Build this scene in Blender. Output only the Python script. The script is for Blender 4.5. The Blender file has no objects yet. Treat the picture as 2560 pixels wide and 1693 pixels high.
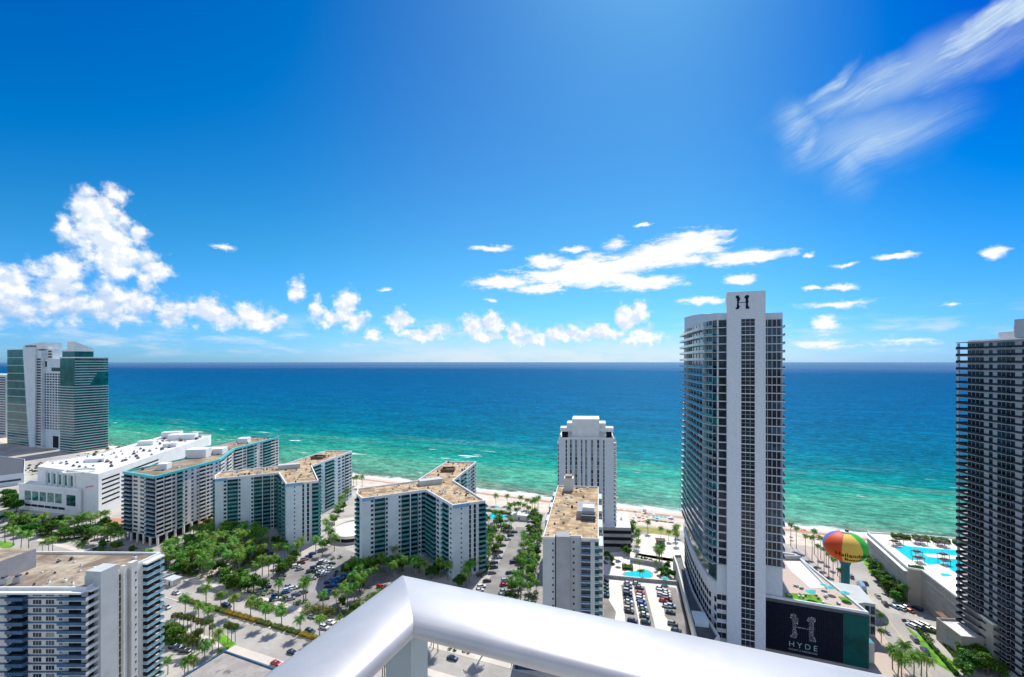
import bpy, math, random
import numpy as np
from mathutils import Vector, Matrix
SC = bpy.context.scene
COL = SC.collection
R = math.radians
# ------------------------------------------------------------------ camera
H = 120.0                       # the balcony's height above the ground
F_PX, CX, HZ = 1138.0, 1280.0, 905.0
cam_d = bpy.data.cameras.new('Camera')
cam_d.sensor_width = 36.0
cam_d.lens = 16.0
cam_d.shift_y = 58.5 / 2560.0
cam_d.clip_start = 0.05
cam_d.clip_end = 400000.0
cam = bpy.data.objects.new('Camera', cam_d)
COL.objects.link(cam)
cam.location = (0, 0, H)
cam.rotation_euler = (R(90), 0, 0)
SC.camera = cam
SC.view_settings.view_transform = 'Standard'
SC.view_settings.look = 'None'
SC.view_settings.gamma = 1.0
SC.view_settings.exposure = 0.35
SC.cycles.max_bounces = 5
SC.cycles.diffuse_bounces = 3
SC.cycles.glossy_bounces = 3
SC.cycles.transparent_max_bounces = 8
# ------------------------------------------------------------------ sun
SUN_AZ, SUN_EL = 18.0, 50.0      # azimuth measured from +Y towards +X
sun_dir = Vector((math.sin(R(SUN_AZ)) * math.cos(R(SUN_EL)), math.cos(R(SUN_AZ)) * math.cos(R(SUN_EL)), math.sin(R(SUN_EL))))
sl = bpy.data.lights.new('Sun', 'SUN')
sl.energy = 4.2
sl.angle = R(0.53)
sl.color = (1.0, 0.965, 0.89)
so = bpy.data.objects.new('Sun', sl)
COL.objects.link(so)
so.rotation_euler = sun_dir.to_track_quat('Z', 'Y').to_euler()
# ------------------------------------------------------------------ world: sky and clouds
CUMULUS=[(-42.8,14.1,1.68,1.46,1),(-41.1,15.4,0.97,0.92,0.6),(-42.2,12.9,2.07,1.77,1),(-41.7,11.4,2.67,2.17,1),(-40.8,9.5,3.02,1.78,1),(-39.5,12.0,0.90,1.12,0.9),(-38.3,9.0,1.70,0.85,0.8),(-44.6,11.9,0.61,1.24,0.55),(-44.3,8.2,1.24,1.41,0.9),(-45.9,8.2,1.10,0.86,0.55),(-47.8,6.5,1.41,2.00,1),(-44.7,6.6,1.52,1.59,0.9),(-47.5,4.5,2.19,1.52,0.8),(-44.3,5.1,3.10,1.79,0.8),(-41.9,5.3,1.67,1.86,1),(-38.9,7.7,0.85,1.38,1),(-39.7,5.8,1.55,1.84,0.9),(-36.8,4.9,1.45,1.44,1),(-34.0,5.5,1.90,1.57,1),(-32.2,4.4,1.62,1.19,1),(-30.0,5.3,1.58,1.21,1),(-28.6,4.6,1.79,1.23,1),(-26.8,4.7,0.64,0.54,0.8),(-25.2,8.1,0.91,1.25,0.8),(-23.3,5.9,0.76,1.65,0.9),(-21.7,5.2,1.39,1.02,0.9),(-19.9,6.7,1.43,1.87,1),(-18.9,4.8,1.35,1.32,1),(-17.1,3.4,1.15,0.77,0.8),(-13.8,5.0,1.71,1.26,1),(-11.3,3.3,2.66,0.69,1),(-9.1,4.0,1.72,0.89,1),(-4.9,4.6,1.50,1.59,1),(-2.6,4.9,1.91,1.40,1),(-3.1,3.1,2.01,0.70,1),(0.5,3.8,1.51,1.20,1),(2.0,2.6,2.26,0.70,0.9),(6.3,3.4,4.73,1.00,0.9),(11.3,3.7,2.52,1.08,0.9),(14.4,5.2,1.89,1.74,1),(15.8,6.4,1.40,1.05,1),(16.1,3.4,2.56,1.21,0.7)]
STRATUS=[(8.3,10.5,8.63,1.30,1),(4.6,12.3,2.30,0.96,1),(11.3,11.6,7.26,1.33,1),(18.4,12.6,5.89,1.55,1),(22.0,13.9,3.46,1.32,1),(27.0,11.5,4.39,0.82,1),(-1.3,9.9,3.62,0.88,1),(3.8,9.1,3.26,0.64,1),(16.1,9.5,4.42,0.94,1),(26.6,9.3,1.69,0.61,1),(-2.6,14.0,2.51,0.38,0.8),(7.3,13.8,1.88,0.42,0.8),(16.1,16.1,0.84,0.22,0.8),(13.1,14.1,1.43,0.65,0.6),(33.1,11.1,0.49,0.24,0.8),(40.3,10.1,1.52,0.33,0.9),(36.3,9.7,1.05,0.24,0.7),(46.6,9.4,0.76,0.47,0.7),(35.9,7.6,1.39,0.32,0.8),(33.4,7.7,0.77,0.21,0.7),(35.6,5.9,2.83,0.41,0.8),(44.1,5.1,0.57,0.22,0.7),(-2.5,7.7,0.80,0.30,0.7),(-32.3,12.1,1.01,0.28,0.5),(-15.4,8.7,1.03,0.24,0.6),(22.9,7.1,2.56,0.41,0.7),(34.5,4.1,1.16,0.74,0.9),(33.7,1.9,2.09,0.50,0.5),(40.4,2.1,2.04,0.31,0.35)]
CIRRUS=[(46.5,27.2,5.5,1.3,16,1.7),(34.6,26.4,2.6,0.6,24,.75),(38.6,25.4,7.5,1.5,8,.7),(32.0,24.0,1.7,2.0,38,.6),(44.0,25.2,6.5,1.9,10,.5),(38.2,21.3,6.0,2.6,-3,.62),(33.2,22.0,1.0,1.6,-40,.5),(36.4,20.3,1.8,3.4,8,.4)]
class NT:
    """short hand for building node trees"""
    def __init__(s, tree):
        s.t = tree; s.n = tree.nodes; s.l = tree.links
    def put(s, sock, v):
        if isinstance(v, bpy.types.NodeSocket): s.l.new(v, sock)
        elif v is not None: sock.default_value = v
    def new(s, typ, **kw):
        nd = s.n.new(typ)
        for k, v in kw.items(): setattr(nd, k, v)
        return nd
    def math(s, op, a, b=None, c=None, clamp=False):
        nd = s.new('ShaderNodeMath', operation=op, use_clamp=clamp)
        s.put(nd.inputs[0], a); s.put(nd.inputs[1], b)
        if c is not None: s.put(nd.inputs[2], c)
        return nd.outputs[0]
    def vec(s, op, a, b=None, c=None):
        nd = s.new('ShaderNodeVectorMath', operation=op)
        s.put(nd.inputs[0], a)
        if b is not None: s.put(nd.inputs[1], b)
        if c is not None: s.put(nd.inputs[2], c)
        return nd.outputs['Value'] if op in ('LENGTH', 'DOT_PRODUCT', 'DISTANCE') else nd.outputs[0]
    def comb(s, x, y, z=0.0):
        nd = s.new('ShaderNodeCombineXYZ')
        s.put(nd.inputs[0], x); s.put(nd.inputs[1], y); s.put(nd.inputs[2], z)
        return nd.outputs[0]
    def sep(s, v):
        nd = s.new('ShaderNodeSeparateXYZ'); s.put(nd.inputs[0], v)
        return nd.outputs
    def noise(s, v, scale, detail=4, rough=.55, dist=0.0, dims='3D'):
        nd = s.new('ShaderNodeTexNoise', noise_dimensions=dims)
        s.put(nd.inputs['Vector'], v); s.put(nd.inputs['Scale'], scale)
        nd.inputs['Detail'].default_value = detail; nd.inputs['Roughness'].default_value = rough
        nd.inputs['Distortion'].default_value = dist
        return nd.outputs
    def ramp(s, f, stops, interp='LINEAR'):
        nd = s.new('ShaderNodeValToRGB'); cr = nd.color_ramp; cr.interpolation = interp
        while len(cr.elements) < len(stops): cr.elements.new(0.5)
        for e, (p, c) in zip(cr.elements, stops):
            e.position = p; e.color = (*c, 1) if len(c) == 3 else c
        s.put(nd.inputs[0], f)
        return nd.outputs[0]
    def mapr(s, v, a, b, c=0.0, d=1.0, smooth=True):
        nd = s.new('ShaderNodeMapRange', interpolation_type='SMOOTHSTEP' if smooth else 'LINEAR')
        s.put(nd.inputs[0], v)
        for i, q in enumerate((a, b, c, d)): s.put(nd.inputs[1 + i], q)
        return nd.outputs[0]
    def mix(s, f, a, b, blend='MIX'):
        nd = s.new('ShaderNodeMix', data_type='RGBA', blend_type=blend)
        s.put(nd.inputs[0], f)
        s.put(nd.inputs[6], (*a, 1) if isinstance(a, tuple) and len(a) == 3 else a)
        s.put(nd.inputs[7], (*b, 1) if isinstance(b, tuple) and len(b) == 3 else b)
        return nd.outputs[2]
world = bpy.data.worlds.new('World')
SC.world = world
world.use_nodes = True
wt = NT(world.node_tree)
bg = world.node_tree.nodes['Background']
sky = wt.new('ShaderNodeTexSky', sky_type='NISHITA')
sky.sun_disc = False
sky.sun_elevation = R(SUN_EL)
sky.sun_rotation = R(SUN_AZ)
sky.altitude = 50.0
sky.air_density = 1.0
sky.dust_density = 0.3
sky.ozone_density = 4.0
tc = wt.new('ShaderNodeTexCoord')
gx, gy, gz = wt.sep(tc.outputs['Generated'])
DEG = 57.29578
az = wt.math('MULTIPLY', wt.math('ARCTAN2', gx, gy), DEG)
el = wt.math('MULTIPLY', wt.math('ARCSINE', gz), DEG)
P = wt.comb(az, el, 0.0)
# deep polarised blue: thin the red and green of the clear sky, most of all away from the sun
side = wt.mapr(az, 18.0, 50.0)
elow = wt.mapr(el, 14.0, 0.5)
lside = wt.mapr(az, -6.0, -30.0)
sky_a = wt.vec('SUBTRACT', sky.outputs[0], wt.comb(wt.math('ADD', wt.math('MULTIPLY_ADD', side, 1.5, 1.15), wt.math('MULTIPLY', lside, .5)), wt.math('MULTIPLY_ADD', side, 1.0, 1.30), 0.0))
sky_b = wt.vec('MAXIMUM', sky_a, (0, 0.1, 0))
SKYC = wt.vec('MULTIPLY', sky_b, wt.comb(.40, wt.math('MULTIPLY_ADD', elow, -.16, 1.0), wt.math('MULTIPLY_ADD', elow, .30, .95)))
def fbm(p, sc, det=6, ro=.6): return wt.noise(p, sc, det, ro)[0]
def warp(p, sc, amp, det=3):
    n = wt.noise(p, sc, det, .6)[1]
    return wt.vec('MULTIPLY_ADD', n, (amp, amp, 0), wt.vec('SUBTRACT', p, (amp * .5, amp * .5, 0)))
def mask(p, ells):
    m = None
    for e in ells:
        if len(e) == 5:
            a, b, rx, ry, w = e; rx *= 1.02; ry *= 1.04
            d = wt.vec('LENGTH', wt.vec('MULTIPLY_ADD', p, (1 / rx, 1 / ry, 0), (-a / rx, -b / ry, 0)))
        else:
            a, b, rx, ry, ang, w = e
            q = wt.new('ShaderNodeVectorRotate', rotation_type='Z_AXIS')
            wt.put(q.inputs['Vector'], p); q.inputs['Center'].default_value = (a, b, 0); q.inputs['Angle'].default_value = R(-ang)
            d = wt.vec('LENGTH', wt.vec('MULTIPLY_ADD', q.outputs[0], (1 / rx, 1 / ry, 0), (-a / rx, -b / ry, 0)))
        v = wt.math('MULTIPLY_ADD', d, -w, w)
        m = v if m is None else wt.math('MAXIMUM', m, v)
    return m
# cumulus
Pw = warp(warp(P, .5, 1.6), 1.9, .75, 2)
n1 = fbm(P, .62, 9, .565)
mc = mask(Pw, CUMULUS)
dc = wt.math('ADD', mc, wt.math('MULTIPLY_ADD', n1, 2.1, -.92))
cov_c = wt.math('POWER', wt.mapr(dc, -.14, .66), 1.25)
thick = wt.mapr(dc, .15, 1.1)
n1b = fbm(wt.vec('ADD', P, (.3, .6, 0)), .62, 5, .52)
lit = wt.mapr(wt.math('SUBTRACT', n1, n1b), -.09, .15)
low = wt.mapr(wt.math('ADD', el, wt.math('MULTIPLY', n1, 5.0)), 5.0, 11.5)
litl = wt.math('MULTIPLY_ADD', low, .5, wt.math('MULTIPLY', lit, .6), clamp=True)
left = wt.mapr(az, -41.0, -32.0)
lit2 = wt.math('MAXIMUM', litl, wt.math('MULTIPLY', left, wt.math('MULTIPLY_ADD', lit, .55, .45)))
ccol = wt.mix(wt.math('MULTIPLY_ADD', thick, .06, wt.math('MULTIPLY', lit2, .95), clamp=True), (.45, .63, .90), (1.07, 1.07, 1.08))
# flat bright clouds
P2 = wt.vec('MULTIPLY', warp(P, .5, 1.2, 3), (.30, 1.35, 1))
Pw2 = warp(P, .8, 1.0, 4)
n2 = fbm(P2, .8, 8, .66)
ms = mask(Pw2, STRATUS)
ds = wt.math('ADD', ms, wt.math('MULTIPLY_ADD', n2, 2.3, -1.02))
cov_s = wt.math('POWER', wt.mapr(ds, -.16, .62), 1.35)
# cirrus veil
q = wt.new('ShaderNodeVectorRotate', rotation_type='Z_AXIS')
wt.put(q.inputs['Vector'], warp(P, .13, 2.4, 2)); q.inputs['Center'].default_value = (40, 24, 0); q.inputs['Angle'].default_value = R(-15)
P3 = wt.vec('MULTIPLY', q.outputs[0], (.16, 1.15, 1))
n3 = wt.math('MULTIPLY_ADD', fbm(wt.vec('MULTIPLY', q.outputs[0], (.34, 3.6, 1)), 1.2, 5, .66), .34, wt.math('MULTIPLY', fbm(P3, .55, 4, .55), .68))
mi = mask(warp(P, .25, 2.2, 3), CIRRUS)
ci = wt.math('MULTIPLY', wt.mapr(mi, -.35, 1.0), wt.math('MULTIPLY_ADD', wt.mapr(n3, .33, .74), .78, .22))
cov_i = wt.math('MULTIPLY', ci, 1.05, clamp=True)
veil = wt.math('MULTIPLY', wt.mapr(mask(warp(P, .2, 2.0, 2), [(38.5, 21.5, 7.5, 3.6, -6, 1), (41.0, 25.6, 9.5, 2.4, 12, 1)]), -.1, 1.0), wt.math('MULTIPLY_ADD', n3, .5, .16))
cov_i = wt.math('MAXIMUM', cov_i, veil)
# thin bank low over the horizon
n4 = fbm(wt.vec('MULTIPLY', P, (.3, 1.3, 1)), .55, 6, .6)
bank = wt.math('MULTIPLY', wt.mapr(n4, .44, .74), wt.math('MULTIPLY', wt.mapr(el, .1, 1.6), wt.mapr(el, 6.5, 2.5)))
bank = wt.math('MAXIMUM', wt.math('MULTIPLY', bank, .6), wt.math('MULTIPLY', wt.math('MULTIPLY', wt.mapr(el, 4.2, .6), wt.mapr(az, -32, -2)), wt.math('MULTIPLY', wt.mapr(az, 52, 10), wt.mapr(n4, .25, .6, .3, .72))))
# unseen cloud bank added behind the viewer to brighten the shaded facades
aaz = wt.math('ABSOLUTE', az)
west_fill = wt.math('MULTIPLY', wt.math('MULTIPLY', wt.mapr(n4, .34, .56), wt.mapr(aaz, 62, 95)), wt.math('MULTIPLY', wt.mapr(el, 0, 6), wt.mapr(el, 82, 58)))
bank = wt.math('MAXIMUM', bank, 0.0)
K = 1.0      # brightness of lit cloud before exposure, see strength below
STR = 0.1
def cc(c): return (c[0] * K / STR * .72, c[1] * K / STR * .72, c[2] * K / STR * .72)
c0 = wt.mix(bank, SKYC, cc((.93, .97, 1.0)))
c1 = wt.mix(cov_i, c0, cc((.84, 1.02, 1.07)))
sc2 = wt.new('ShaderNodeVectorMath', operation='SCALE'); wt.put(sc2.inputs[0], ccol); sc2.inputs[3].default_value = K / STR * .78
c2 = wt.mix(cov_c, c1, sc2.outputs[0])
c3 = wt.mix(cov_s, c2, cc((1.12, 1.12, 1.12)))
c4 = wt.mix(west_fill, c3, cc((.70, .82, .98)))
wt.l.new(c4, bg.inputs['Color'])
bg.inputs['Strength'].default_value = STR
try: world.cycles.sampling_method = 'MANUAL'; world.cycles.sample_map_resolution = 512
except Exception: pass
# ------------------------------------------------------------------ materials
def new_mat(name):
    m = bpy.data.materials.new(name); m.use_nodes = True
    nt = NT(m.node_tree); return m, nt, m.node_tree.nodes['Principled BSDF']
def mat(name, col, rough=.8, var=.15, scale=.4, col2=None, metal=0.0, spec=.3, bump=0.0, stain=None, detail=5, coat=0.0, objvar=0.0):
    m, nt, b = new_mat(name)
    geo = nt.new('ShaderNodeNewGeometry').outputs['Position']
    n = nt.noise(geo, scale, detail, .6)[0]
    lo = tuple(c * (1 - var) for c in col); hi = tuple(min(1, c * (1 + var)) for c in (col2 or col))
    c = nt.mix(nt.mapr(n, .3, .7), lo, hi)
    if stain:
        sc_, amt, thr, scol = stain
        k = nt.math('MULTIPLY', nt.mapr(nt.noise(geo, sc_, 6, .62, .6)[0], thr, thr + .16), amt)
        c = nt.mix(k, c, scol)
    if objvar:
        r = nt.new('ShaderNodeObjectInfo').outputs['Random']
        h = nt.new('ShaderNodeHueSaturation'); nt.put(h.inputs['Color'], c)
        nt.put(h.inputs['Hue'], nt.math('MULTIPLY_ADD', r, objvar * .12, .5 - objvar * .06))
        nt.put(h.inputs['Value'], nt.math('MULTIPLY_ADD', nt.math('FRACT', nt.math('MULTIPLY', r, 7.31)), objvar * .9, 1 - objvar * .45))
        c = h.outputs[0]
    nt.put(b.inputs['Base Color'], c)
    b.inputs['Roughness'].default_value = rough; b.inputs['Metallic'].default_value = metal
    b.inputs['Specular IOR Level'].default_value = spec
    if coat: b.inputs['Coat Weight'].default_value = coat
    if bump:
        bp = nt.new('ShaderNodeBump'); bp.inputs['Strength'].default_value = bump; bp.inputs['Distance'].default_value = .05
        nt.put(bp.inputs['Height'], nt.noise(geo, scale * 12, 3, .6)[0]); nt.l.new(bp.outputs[0], b.inputs['Normal'])
    return m
def leaf_mat(name, a, b_, c_, scale=.9, objvar=.5):
    """foliage: three leaf tones in patches, with a per-plant shift"""
    m, nt, b = new_mat(name)
    oc = nt.new('ShaderNodeTexCoord').outputs['Object']
    n = nt.noise(oc, scale, 3, .7)[0]
    n2 = nt.noise(oc, scale * 7, 2, .6)[0]
    c = nt.ramp(nt.math('MULTIPLY_ADD', n2, .45, nt.math('MULTIPLY', n, .75)), [(.38, a), (.58, b_), (.74, c_)])
    r = nt.new('ShaderNodeObjectInfo').outputs['Random']
    h = nt.new('ShaderNodeHueSaturation'); nt.put(h.inputs['Color'], c)
    nt.put(h.inputs['Hue'], nt.math('MULTIPLY_ADD', r, objvar * .1, .5 - objvar * .05))
    nt.put(h.inputs['Value'], nt.math('MULTIPLY_ADD', nt.math('FRACT', nt.math('MULTIPLY', r, 7.31)), objvar * .9, 1 - objvar * .45))
    nt.put(b.inputs['Base Color'], h.outputs[0]); b.inputs['Roughness'].default_value = .55
    b.inputs['Specular IOR Level'].default_value = .3
    tr = nt.new('ShaderNodeBsdfTranslucent'); nt.put(tr.inputs[0], h.outputs[0])
    mx = nt.new('ShaderNodeMixShader'); mx.inputs[0].default_value = .3
    nt.l.new(b.outputs[0], mx.inputs[1]); nt.l.new(tr.outputs[0], mx.inputs[2])
    nt.l.new(mx.outputs[0], m.node_tree.nodes['Material Output'].inputs['Surface'])
    return m
def glass_mat(name, col, rough=.10, spec=.42, var=.5, sc=.35):
    """window glass seen from outside: dark room behind, sky in front, some panes with blinds"""
    m, nt, b = new_mat(name)
    geo = nt.new('ShaderNodeNewGeometry').outputs['Position']
    n = nt.noise(geo, sc, 2, .5)[0]
    c = nt.mix(nt.mapr(n, .35, .65), tuple(x * (1 - var) for x in col), tuple(x * (1 + var) for x in col))
    nt.put(b.inputs['Base Color'], c)
    b.inputs['Roughness'].default_value = rough; b.inputs['Specular IOR Level'].default_value = spec
    return m
M = {}
M['white'] = mat('white_stucco', (.77, .79, .77), .85, .06, .15, stain=(.5, .25, .55, (.5, .49, .47)))
M['cream'] = mat('cream_stucco', (.66, .66, .61), .85, .08, .15, stain=(.4, .3, .55, (.42, .39, .34)))
M['pale'] = mat('pale_stucco', (.62, .71, .74), .85, .07, .12, stain=(.3, .3, .55, (.42, .44, .47)))
M['grey'] = mat('grey_concrete', (.36, .36, .37), .85, .1, .2, stain=(.3, .4, .55, (.25, .25, .26)))
M['midgrey'] = mat('grey_render', (.50, .53, .52), .85, .06, .2, stain=(.3, .3, .55, (.36, .36, .37)))
M['darkgrey'] = mat('dark_grey_paint_and_shade', (.09, .10, .11), .6, .15, .4)  # also stands in for shade on the podium deck and annex roof
M['roof_tan'] = mat('gravel_roof', (.40, .335, .25), .95, .25, .3, stain=(.07, .85, .42, (.17, .12, .085)))
M['roof_gold'] = mat('gravel_roof_gold', (.50, .375, .235), .95, .3, .3, stain=(.17, .8, .44, (.24, .15, .075)))
M['roof_brown'] = mat('gravel_roof_brown', (.27, .20, .14), .95, .3, .1, stain=(.1, .7, .5, (.42, .36, .28)))
M['roof_white'] = mat('white_roof_membrane', (.72, .71, .70), .8, .12, .08, stain=(.08, .6, .54, (.45, .43, .40)))
M['teal_trim'] = mat('teal_trim', (.10, .52, .52), .5, .1, .2)
M['blue_trim'] = mat('pale_blue_trim', (.22, .42, .60), .5, .1, .2)
M['rail_teal'] = mat('teal_balcony_glass', (.085, .33, .335), .15, .2, .5, spec=.6)
M['rail_green'] = mat('green_balcony_glass', (.08, .28, .27), .12, .35, .35, spec=.6)
M['rail_blue'] = mat('blue_balcony_rail', (.035, .115, .22), .3, .2, .5, spec=.5)
M['rail_sky'] = mat('pale_blue_balcony_glass', (.25, .48, .58), .15, .3, .5, spec=.6)
M['rail_clear'] = mat('clear_balcony_glass', (.10, .23, .27), .08, .35, .3, spec=.8)
M['rail_dark'] = mat('dark_balcony_rail', (.010, .018, .038), .5, .3, .5, spec=.25)
M['rail_white'] = mat('white_balcony_rail', (.62, .62, .60), .7, .08, .5)
M['slab'] = mat('balcony_slab', (.56, .62, .63), .8, .08, .5)
M['tower_green'] = glass_mat('green_curtain_glass', (.006, .12, .115), .12, .35, .25, .1)
M['glass'] = glass_mat('window_glass', (.018, .022, .030))
M['glass_blue'] = glass_mat('window_glass_blue', (.03, .06, .09))
M['glass_teal'] = glass_mat('window_glass_teal', (.008, .17, .15), .10, .45)
M['glass_tealdk'] = glass_mat('window_glass_dark_teal', (.004, .075, .072), .10, .45)
M['blind'] = glass_mat('window_with_blind', (.22, .22, .21), .3, .5, .3)
M['frame'] = mat('window_frame', (.45, .47, .48), .5, .1, 1)
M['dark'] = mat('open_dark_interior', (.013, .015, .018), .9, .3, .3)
M['screen'] = None
M['wood'] = mat('brown_timber', (.16, .10, .06), .8, .25, .8)
M['trunk'] = mat('palm_bark', (.22, .19, .16), .95, .25, 2.0)
M['bark'] = mat('tree_bark', (.13, .10, .08), .95, .25, 2.0)
M['palm1'] = leaf_mat('palm_fronds', (.035, .11, .014), (.10, .27, .025), (.29, .45, .055), 1.0, .6)
M['palm2'] = leaf_mat('cabbage_palm_fans', (.045, .085, .016), (.11, .17, .03), (.22, .26, .06), 1.0, .6)
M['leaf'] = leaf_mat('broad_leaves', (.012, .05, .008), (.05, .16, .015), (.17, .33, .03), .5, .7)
M['hedge'] = leaf_mat('hedge_leaves', (.05, .09, .015), (.13, .19, .03), (.25, .30, .05), .6, .3)
M['croton'] = leaf_mat('yellow_hedge_leaves', (.22, .16, .02), (.38, .27, .03), (.50, .36, .04), .6, .2)
M['redleaf'] = leaf_mat('mixed_border_leaves', (.05, .16, .02), (.13, .22, .03), (.38, .16, .08), .9, .2)
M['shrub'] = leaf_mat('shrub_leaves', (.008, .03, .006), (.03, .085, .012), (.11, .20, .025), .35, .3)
M['lawn'] = mat('lawn_grass', (.09, .24, .02), .95, .3, .25, (.15, .33, .025))
M['water_pool'] = None
M['metal'] = mat('metal_ducts', (.42, .43, .44), .45, .15, 1, metal=.4)
M['paint_line'] = mat('road_paint_white', (.62, .61, .58), .8, .12, .6)
M['paint_yellow'] = mat('road_paint_yellow', (.62, .50, .22), .8, .15, .6)
M['rail_paint'] = None
M['rubber'] = mat('tyre_rubber', (.02, .02, .02), .9, .2, 3)
M['carglass'] = mat('car_glass', (.02, .03, .04), .05, .2, 3, spec=.9)
CARCOL = {'white': (.72, .72, .70), 'silver': (.42, .43, .45), 'grey': (.16, .17, .18), 'black': (.012, .012, .014), 'navy': (.015, .03, .09),
          'blue': (.03, .12, .38), 'red': (.42, .02, .02), 'maroon': (.20, .015, .02), 'teal': (.02, .07, .08), 'green': (.02, .09, .06),
          'beige': (.48, .42, .32), 'orange': (.55, .12, .03), 'pale blue': (.25, .38, .52), 'yellow': (.6, .42, .05)}
CM = {k: mat(k.replace(' ', '_') + '_car_paint', v, .3, .03, 2, metal=.0 if k in ('white', 'red', 'black', 'beige') else .35, spec=.6, coat=.6) for k, v in CARCOL.items()}
def flat(name, c, r=.7): M[name] = mat(name, c, r, .06, 1.2); return M[name]
flat('ball_red', (.70, .085, .015), .6); flat('ball_yellow', (.85, .55, .09), .6); flat('ball_green', (.03, .45, .05), .6)
flat('ball_white', (.78, .76, .74), .35); flat('ball_blue', (.10, .14, .50), .35); flat('ball_ink', (.02, .035, .02), .5)
flat('tower_teal', (.015, .16, .20), .5); flat('umb_teal', (.05, .50, .52)); flat('umb_navy', (.03, .05, .22)); flat('umb_red', (.75, .08, .06)); flat('umb_white', (.78, .77, .74))
flat('terracotta', (.50, .24, .15), .9); flat('thatch', (.13, .09, .08), .95); flat('lounger', (.10, .16, .20)); flat('skin', (.42, .26, .18)); flat('ink', (.015, .02, .045), .5)
flat('pier_white', (.63, .68, .72), .8); flat('pool_deck', (.78, .72, .63), .9); flat('paver', (.52, .42, .36), .9)
# ------------------------------------------------------------------ mesh helpers
def gp(px, py, z=0.0):
    """ground-survey: the point at height z seen at photo pixel (px, py)"""
    Y = F_PX * (H - z) / (py - HZ)
    return ((px - CX) / F_PX * Y, Y)
TS = Vector((.928, -.371)); TT = Vector((.371, .928))       # along the shore (to the right), and out to sea
def uv(u, v): p = TS * u + TT * v; return (p.x, p.y)
def to_uv(x, y): return (TS.x * x + TS.y * y, TT.x * x + TT.y * y)
def on_line(px, p0, p1):
    """where the sight line of photo column px crosses the plan line p0-p1"""
    k = (px - CX) / F_PX
    dx, dy = p1[0] - p0[0], p1[1] - p0[1]
    t = (k * p0[1] - p0[0]) / (dx - k * dy)
    return (p0[0] + dx * t, p0[1] + dy * t)
class MB:
    def __init__(s): s.v = []; s.f = []; s.m = []; s.mats = []
    def mi(s, m):
        if m not in s.mats: s.mats.append(m)
        return s.mats.index(m)
    def add(s, vs, fs, m):
        b = len(s.v); s.v += [tuple(v) for v in vs]; i = s.mi(m)
        for f in fs: s.f.append(tuple(b + k for k in f)); s.m.append(i)
        return s
    def prism(s, poly, z0, z1, m, mtop=None, top_z=None):
        n = len(poly); tz = top_z or [z1] * n
        vs = [(x, y, z0) for x, y in poly] + [(p[0], p[1], tz[i]) for i, p in enumerate(poly)]
        s.add(vs, [(i, (i + 1) % n, n + (i + 1) % n, n + i) for i in range(n)], m)
        b = len(s.v) - 2 * n
        s.f.append(tuple(b + n + i for i in range(n))); s.m.append(s.mi(mtop or m))
        s.f.append(tuple(b + n - 1 - i for i in range(n))); s.m.append(s.mi(m))
        return s
    def box(s, cx, cy, z0, lx, ly, h, m, ang=0.0):
        c, q = math.cos(ang), math.sin(ang)
        poly = [(cx + x * c - y * q, cy + x * q + y * c) for x, y in ((-lx / 2, -ly / 2), (lx / 2, -ly / 2), (lx / 2, ly / 2), (-lx / 2, ly / 2))]
        return s.prism(poly, z0, z0 + h, m)
    def strip(s, p0, p1, d0, d1, z0, z1, m):
        """a box standing along p0-p1, from d0 to d1 out of the wall (outward = right of the direction)"""
        dx, dy = p1[0] - p0[0], p1[1] - p0[1]; L = math.hypot(dx, dy) or 1
        nx, ny = dy / L, -dx / L
        poly = [(p0[0] + nx * d1, p0[1] + ny * d1), (p1[0] + nx * d1, p1[1] + ny * d1), (p1[0] + nx * d0, p1[1] + ny * d0), (p0[0] + nx * d0, p0[1] + ny * d0)]
        return s.prism(poly, z0, z1, m)
    def tube(s, pts, rads, m, n=8, cap=True):
        rings = []
        up = Vector((0, 0, 1))
        for i, p in enumerate(pts):
            p = Vector(p); d = (Vector(pts[min(i + 1, len(pts) - 1)]) - Vector(pts[max(i - 1, 0)])).normalized()
            a = d.cross(Vector((0, 1, 0)) if abs(d.y) < .9 else Vector((1, 0, 0))).normalized(); b = d.cross(a)
            rings.append([p + (a * math.cos(k * 2 * math.pi / n) + b * math.sin(k * 2 * math.pi / n)) * rads[i] for k in range(n)])
        vs = [v for r in rings for v in r]; fs = []
        for i in range(len(pts) - 1):
            for k in range(n): fs.append((i * n + k, i * n + (k + 1) % n, (i + 1) * n + (k + 1) % n, (i + 1) * n + k))
        if cap: fs += [tuple(range(n)), tuple(reversed(range((len(pts) - 1) * n, len(pts) * n)))]
        return s.add(vs, fs, m)
    def merge(s, o):
        b = len(s.v); s.v += o.v
        for f, i in zip(o.f, o.m): s.f.append(tuple(b + k for k in f)); s.m.append(s.mi(o.mats[i]))
        return s
    def size(s):
        a = np.array(s.v); e = a.max(0) - a.min(0); c = a.mean(0)
        return (math.hypot(e[0], e[1]) * max(e[2], .2)) / max(1.0, c[0] ** 2 + c[1] ** 2)
    def mesh(s, name, off=(0, 0, 0)):
        me = bpy.data.meshes.new(name)
        ox, oy, oz = off
        me.from_pydata([(x - ox, y - oy, z - oz) for x, y, z in s.v], [], s.f)
        for m in s.mats: me.materials.append(m)
        me.polygons.foreach_set('material_index', s.m)
        me.update()
        return me
    def build(s, name, parent=None, off=None, smooth=False):
        if off is None: off = parent.get('_o', (0, 0, 0)) if parent else (0, 0, 0)
        me = s.mesh(name, off)
        if smooth: me.polygons.foreach_set('use_smooth', [True] * len(me.polygons))
        o = bpy.data.objects.new(name, me); COL.objects.link(o)
        if parent: o.parent = parent
        return o
def empty(name, loc, label=None, cat=None, group=None):
    o = bpy.data.objects.new(name, None); COL.objects.link(o); o.location = loc; o.empty_display_size = .5
    o['_o'] = tuple(loc)
    if label: tag(o, label, cat, group)
    return o
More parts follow.
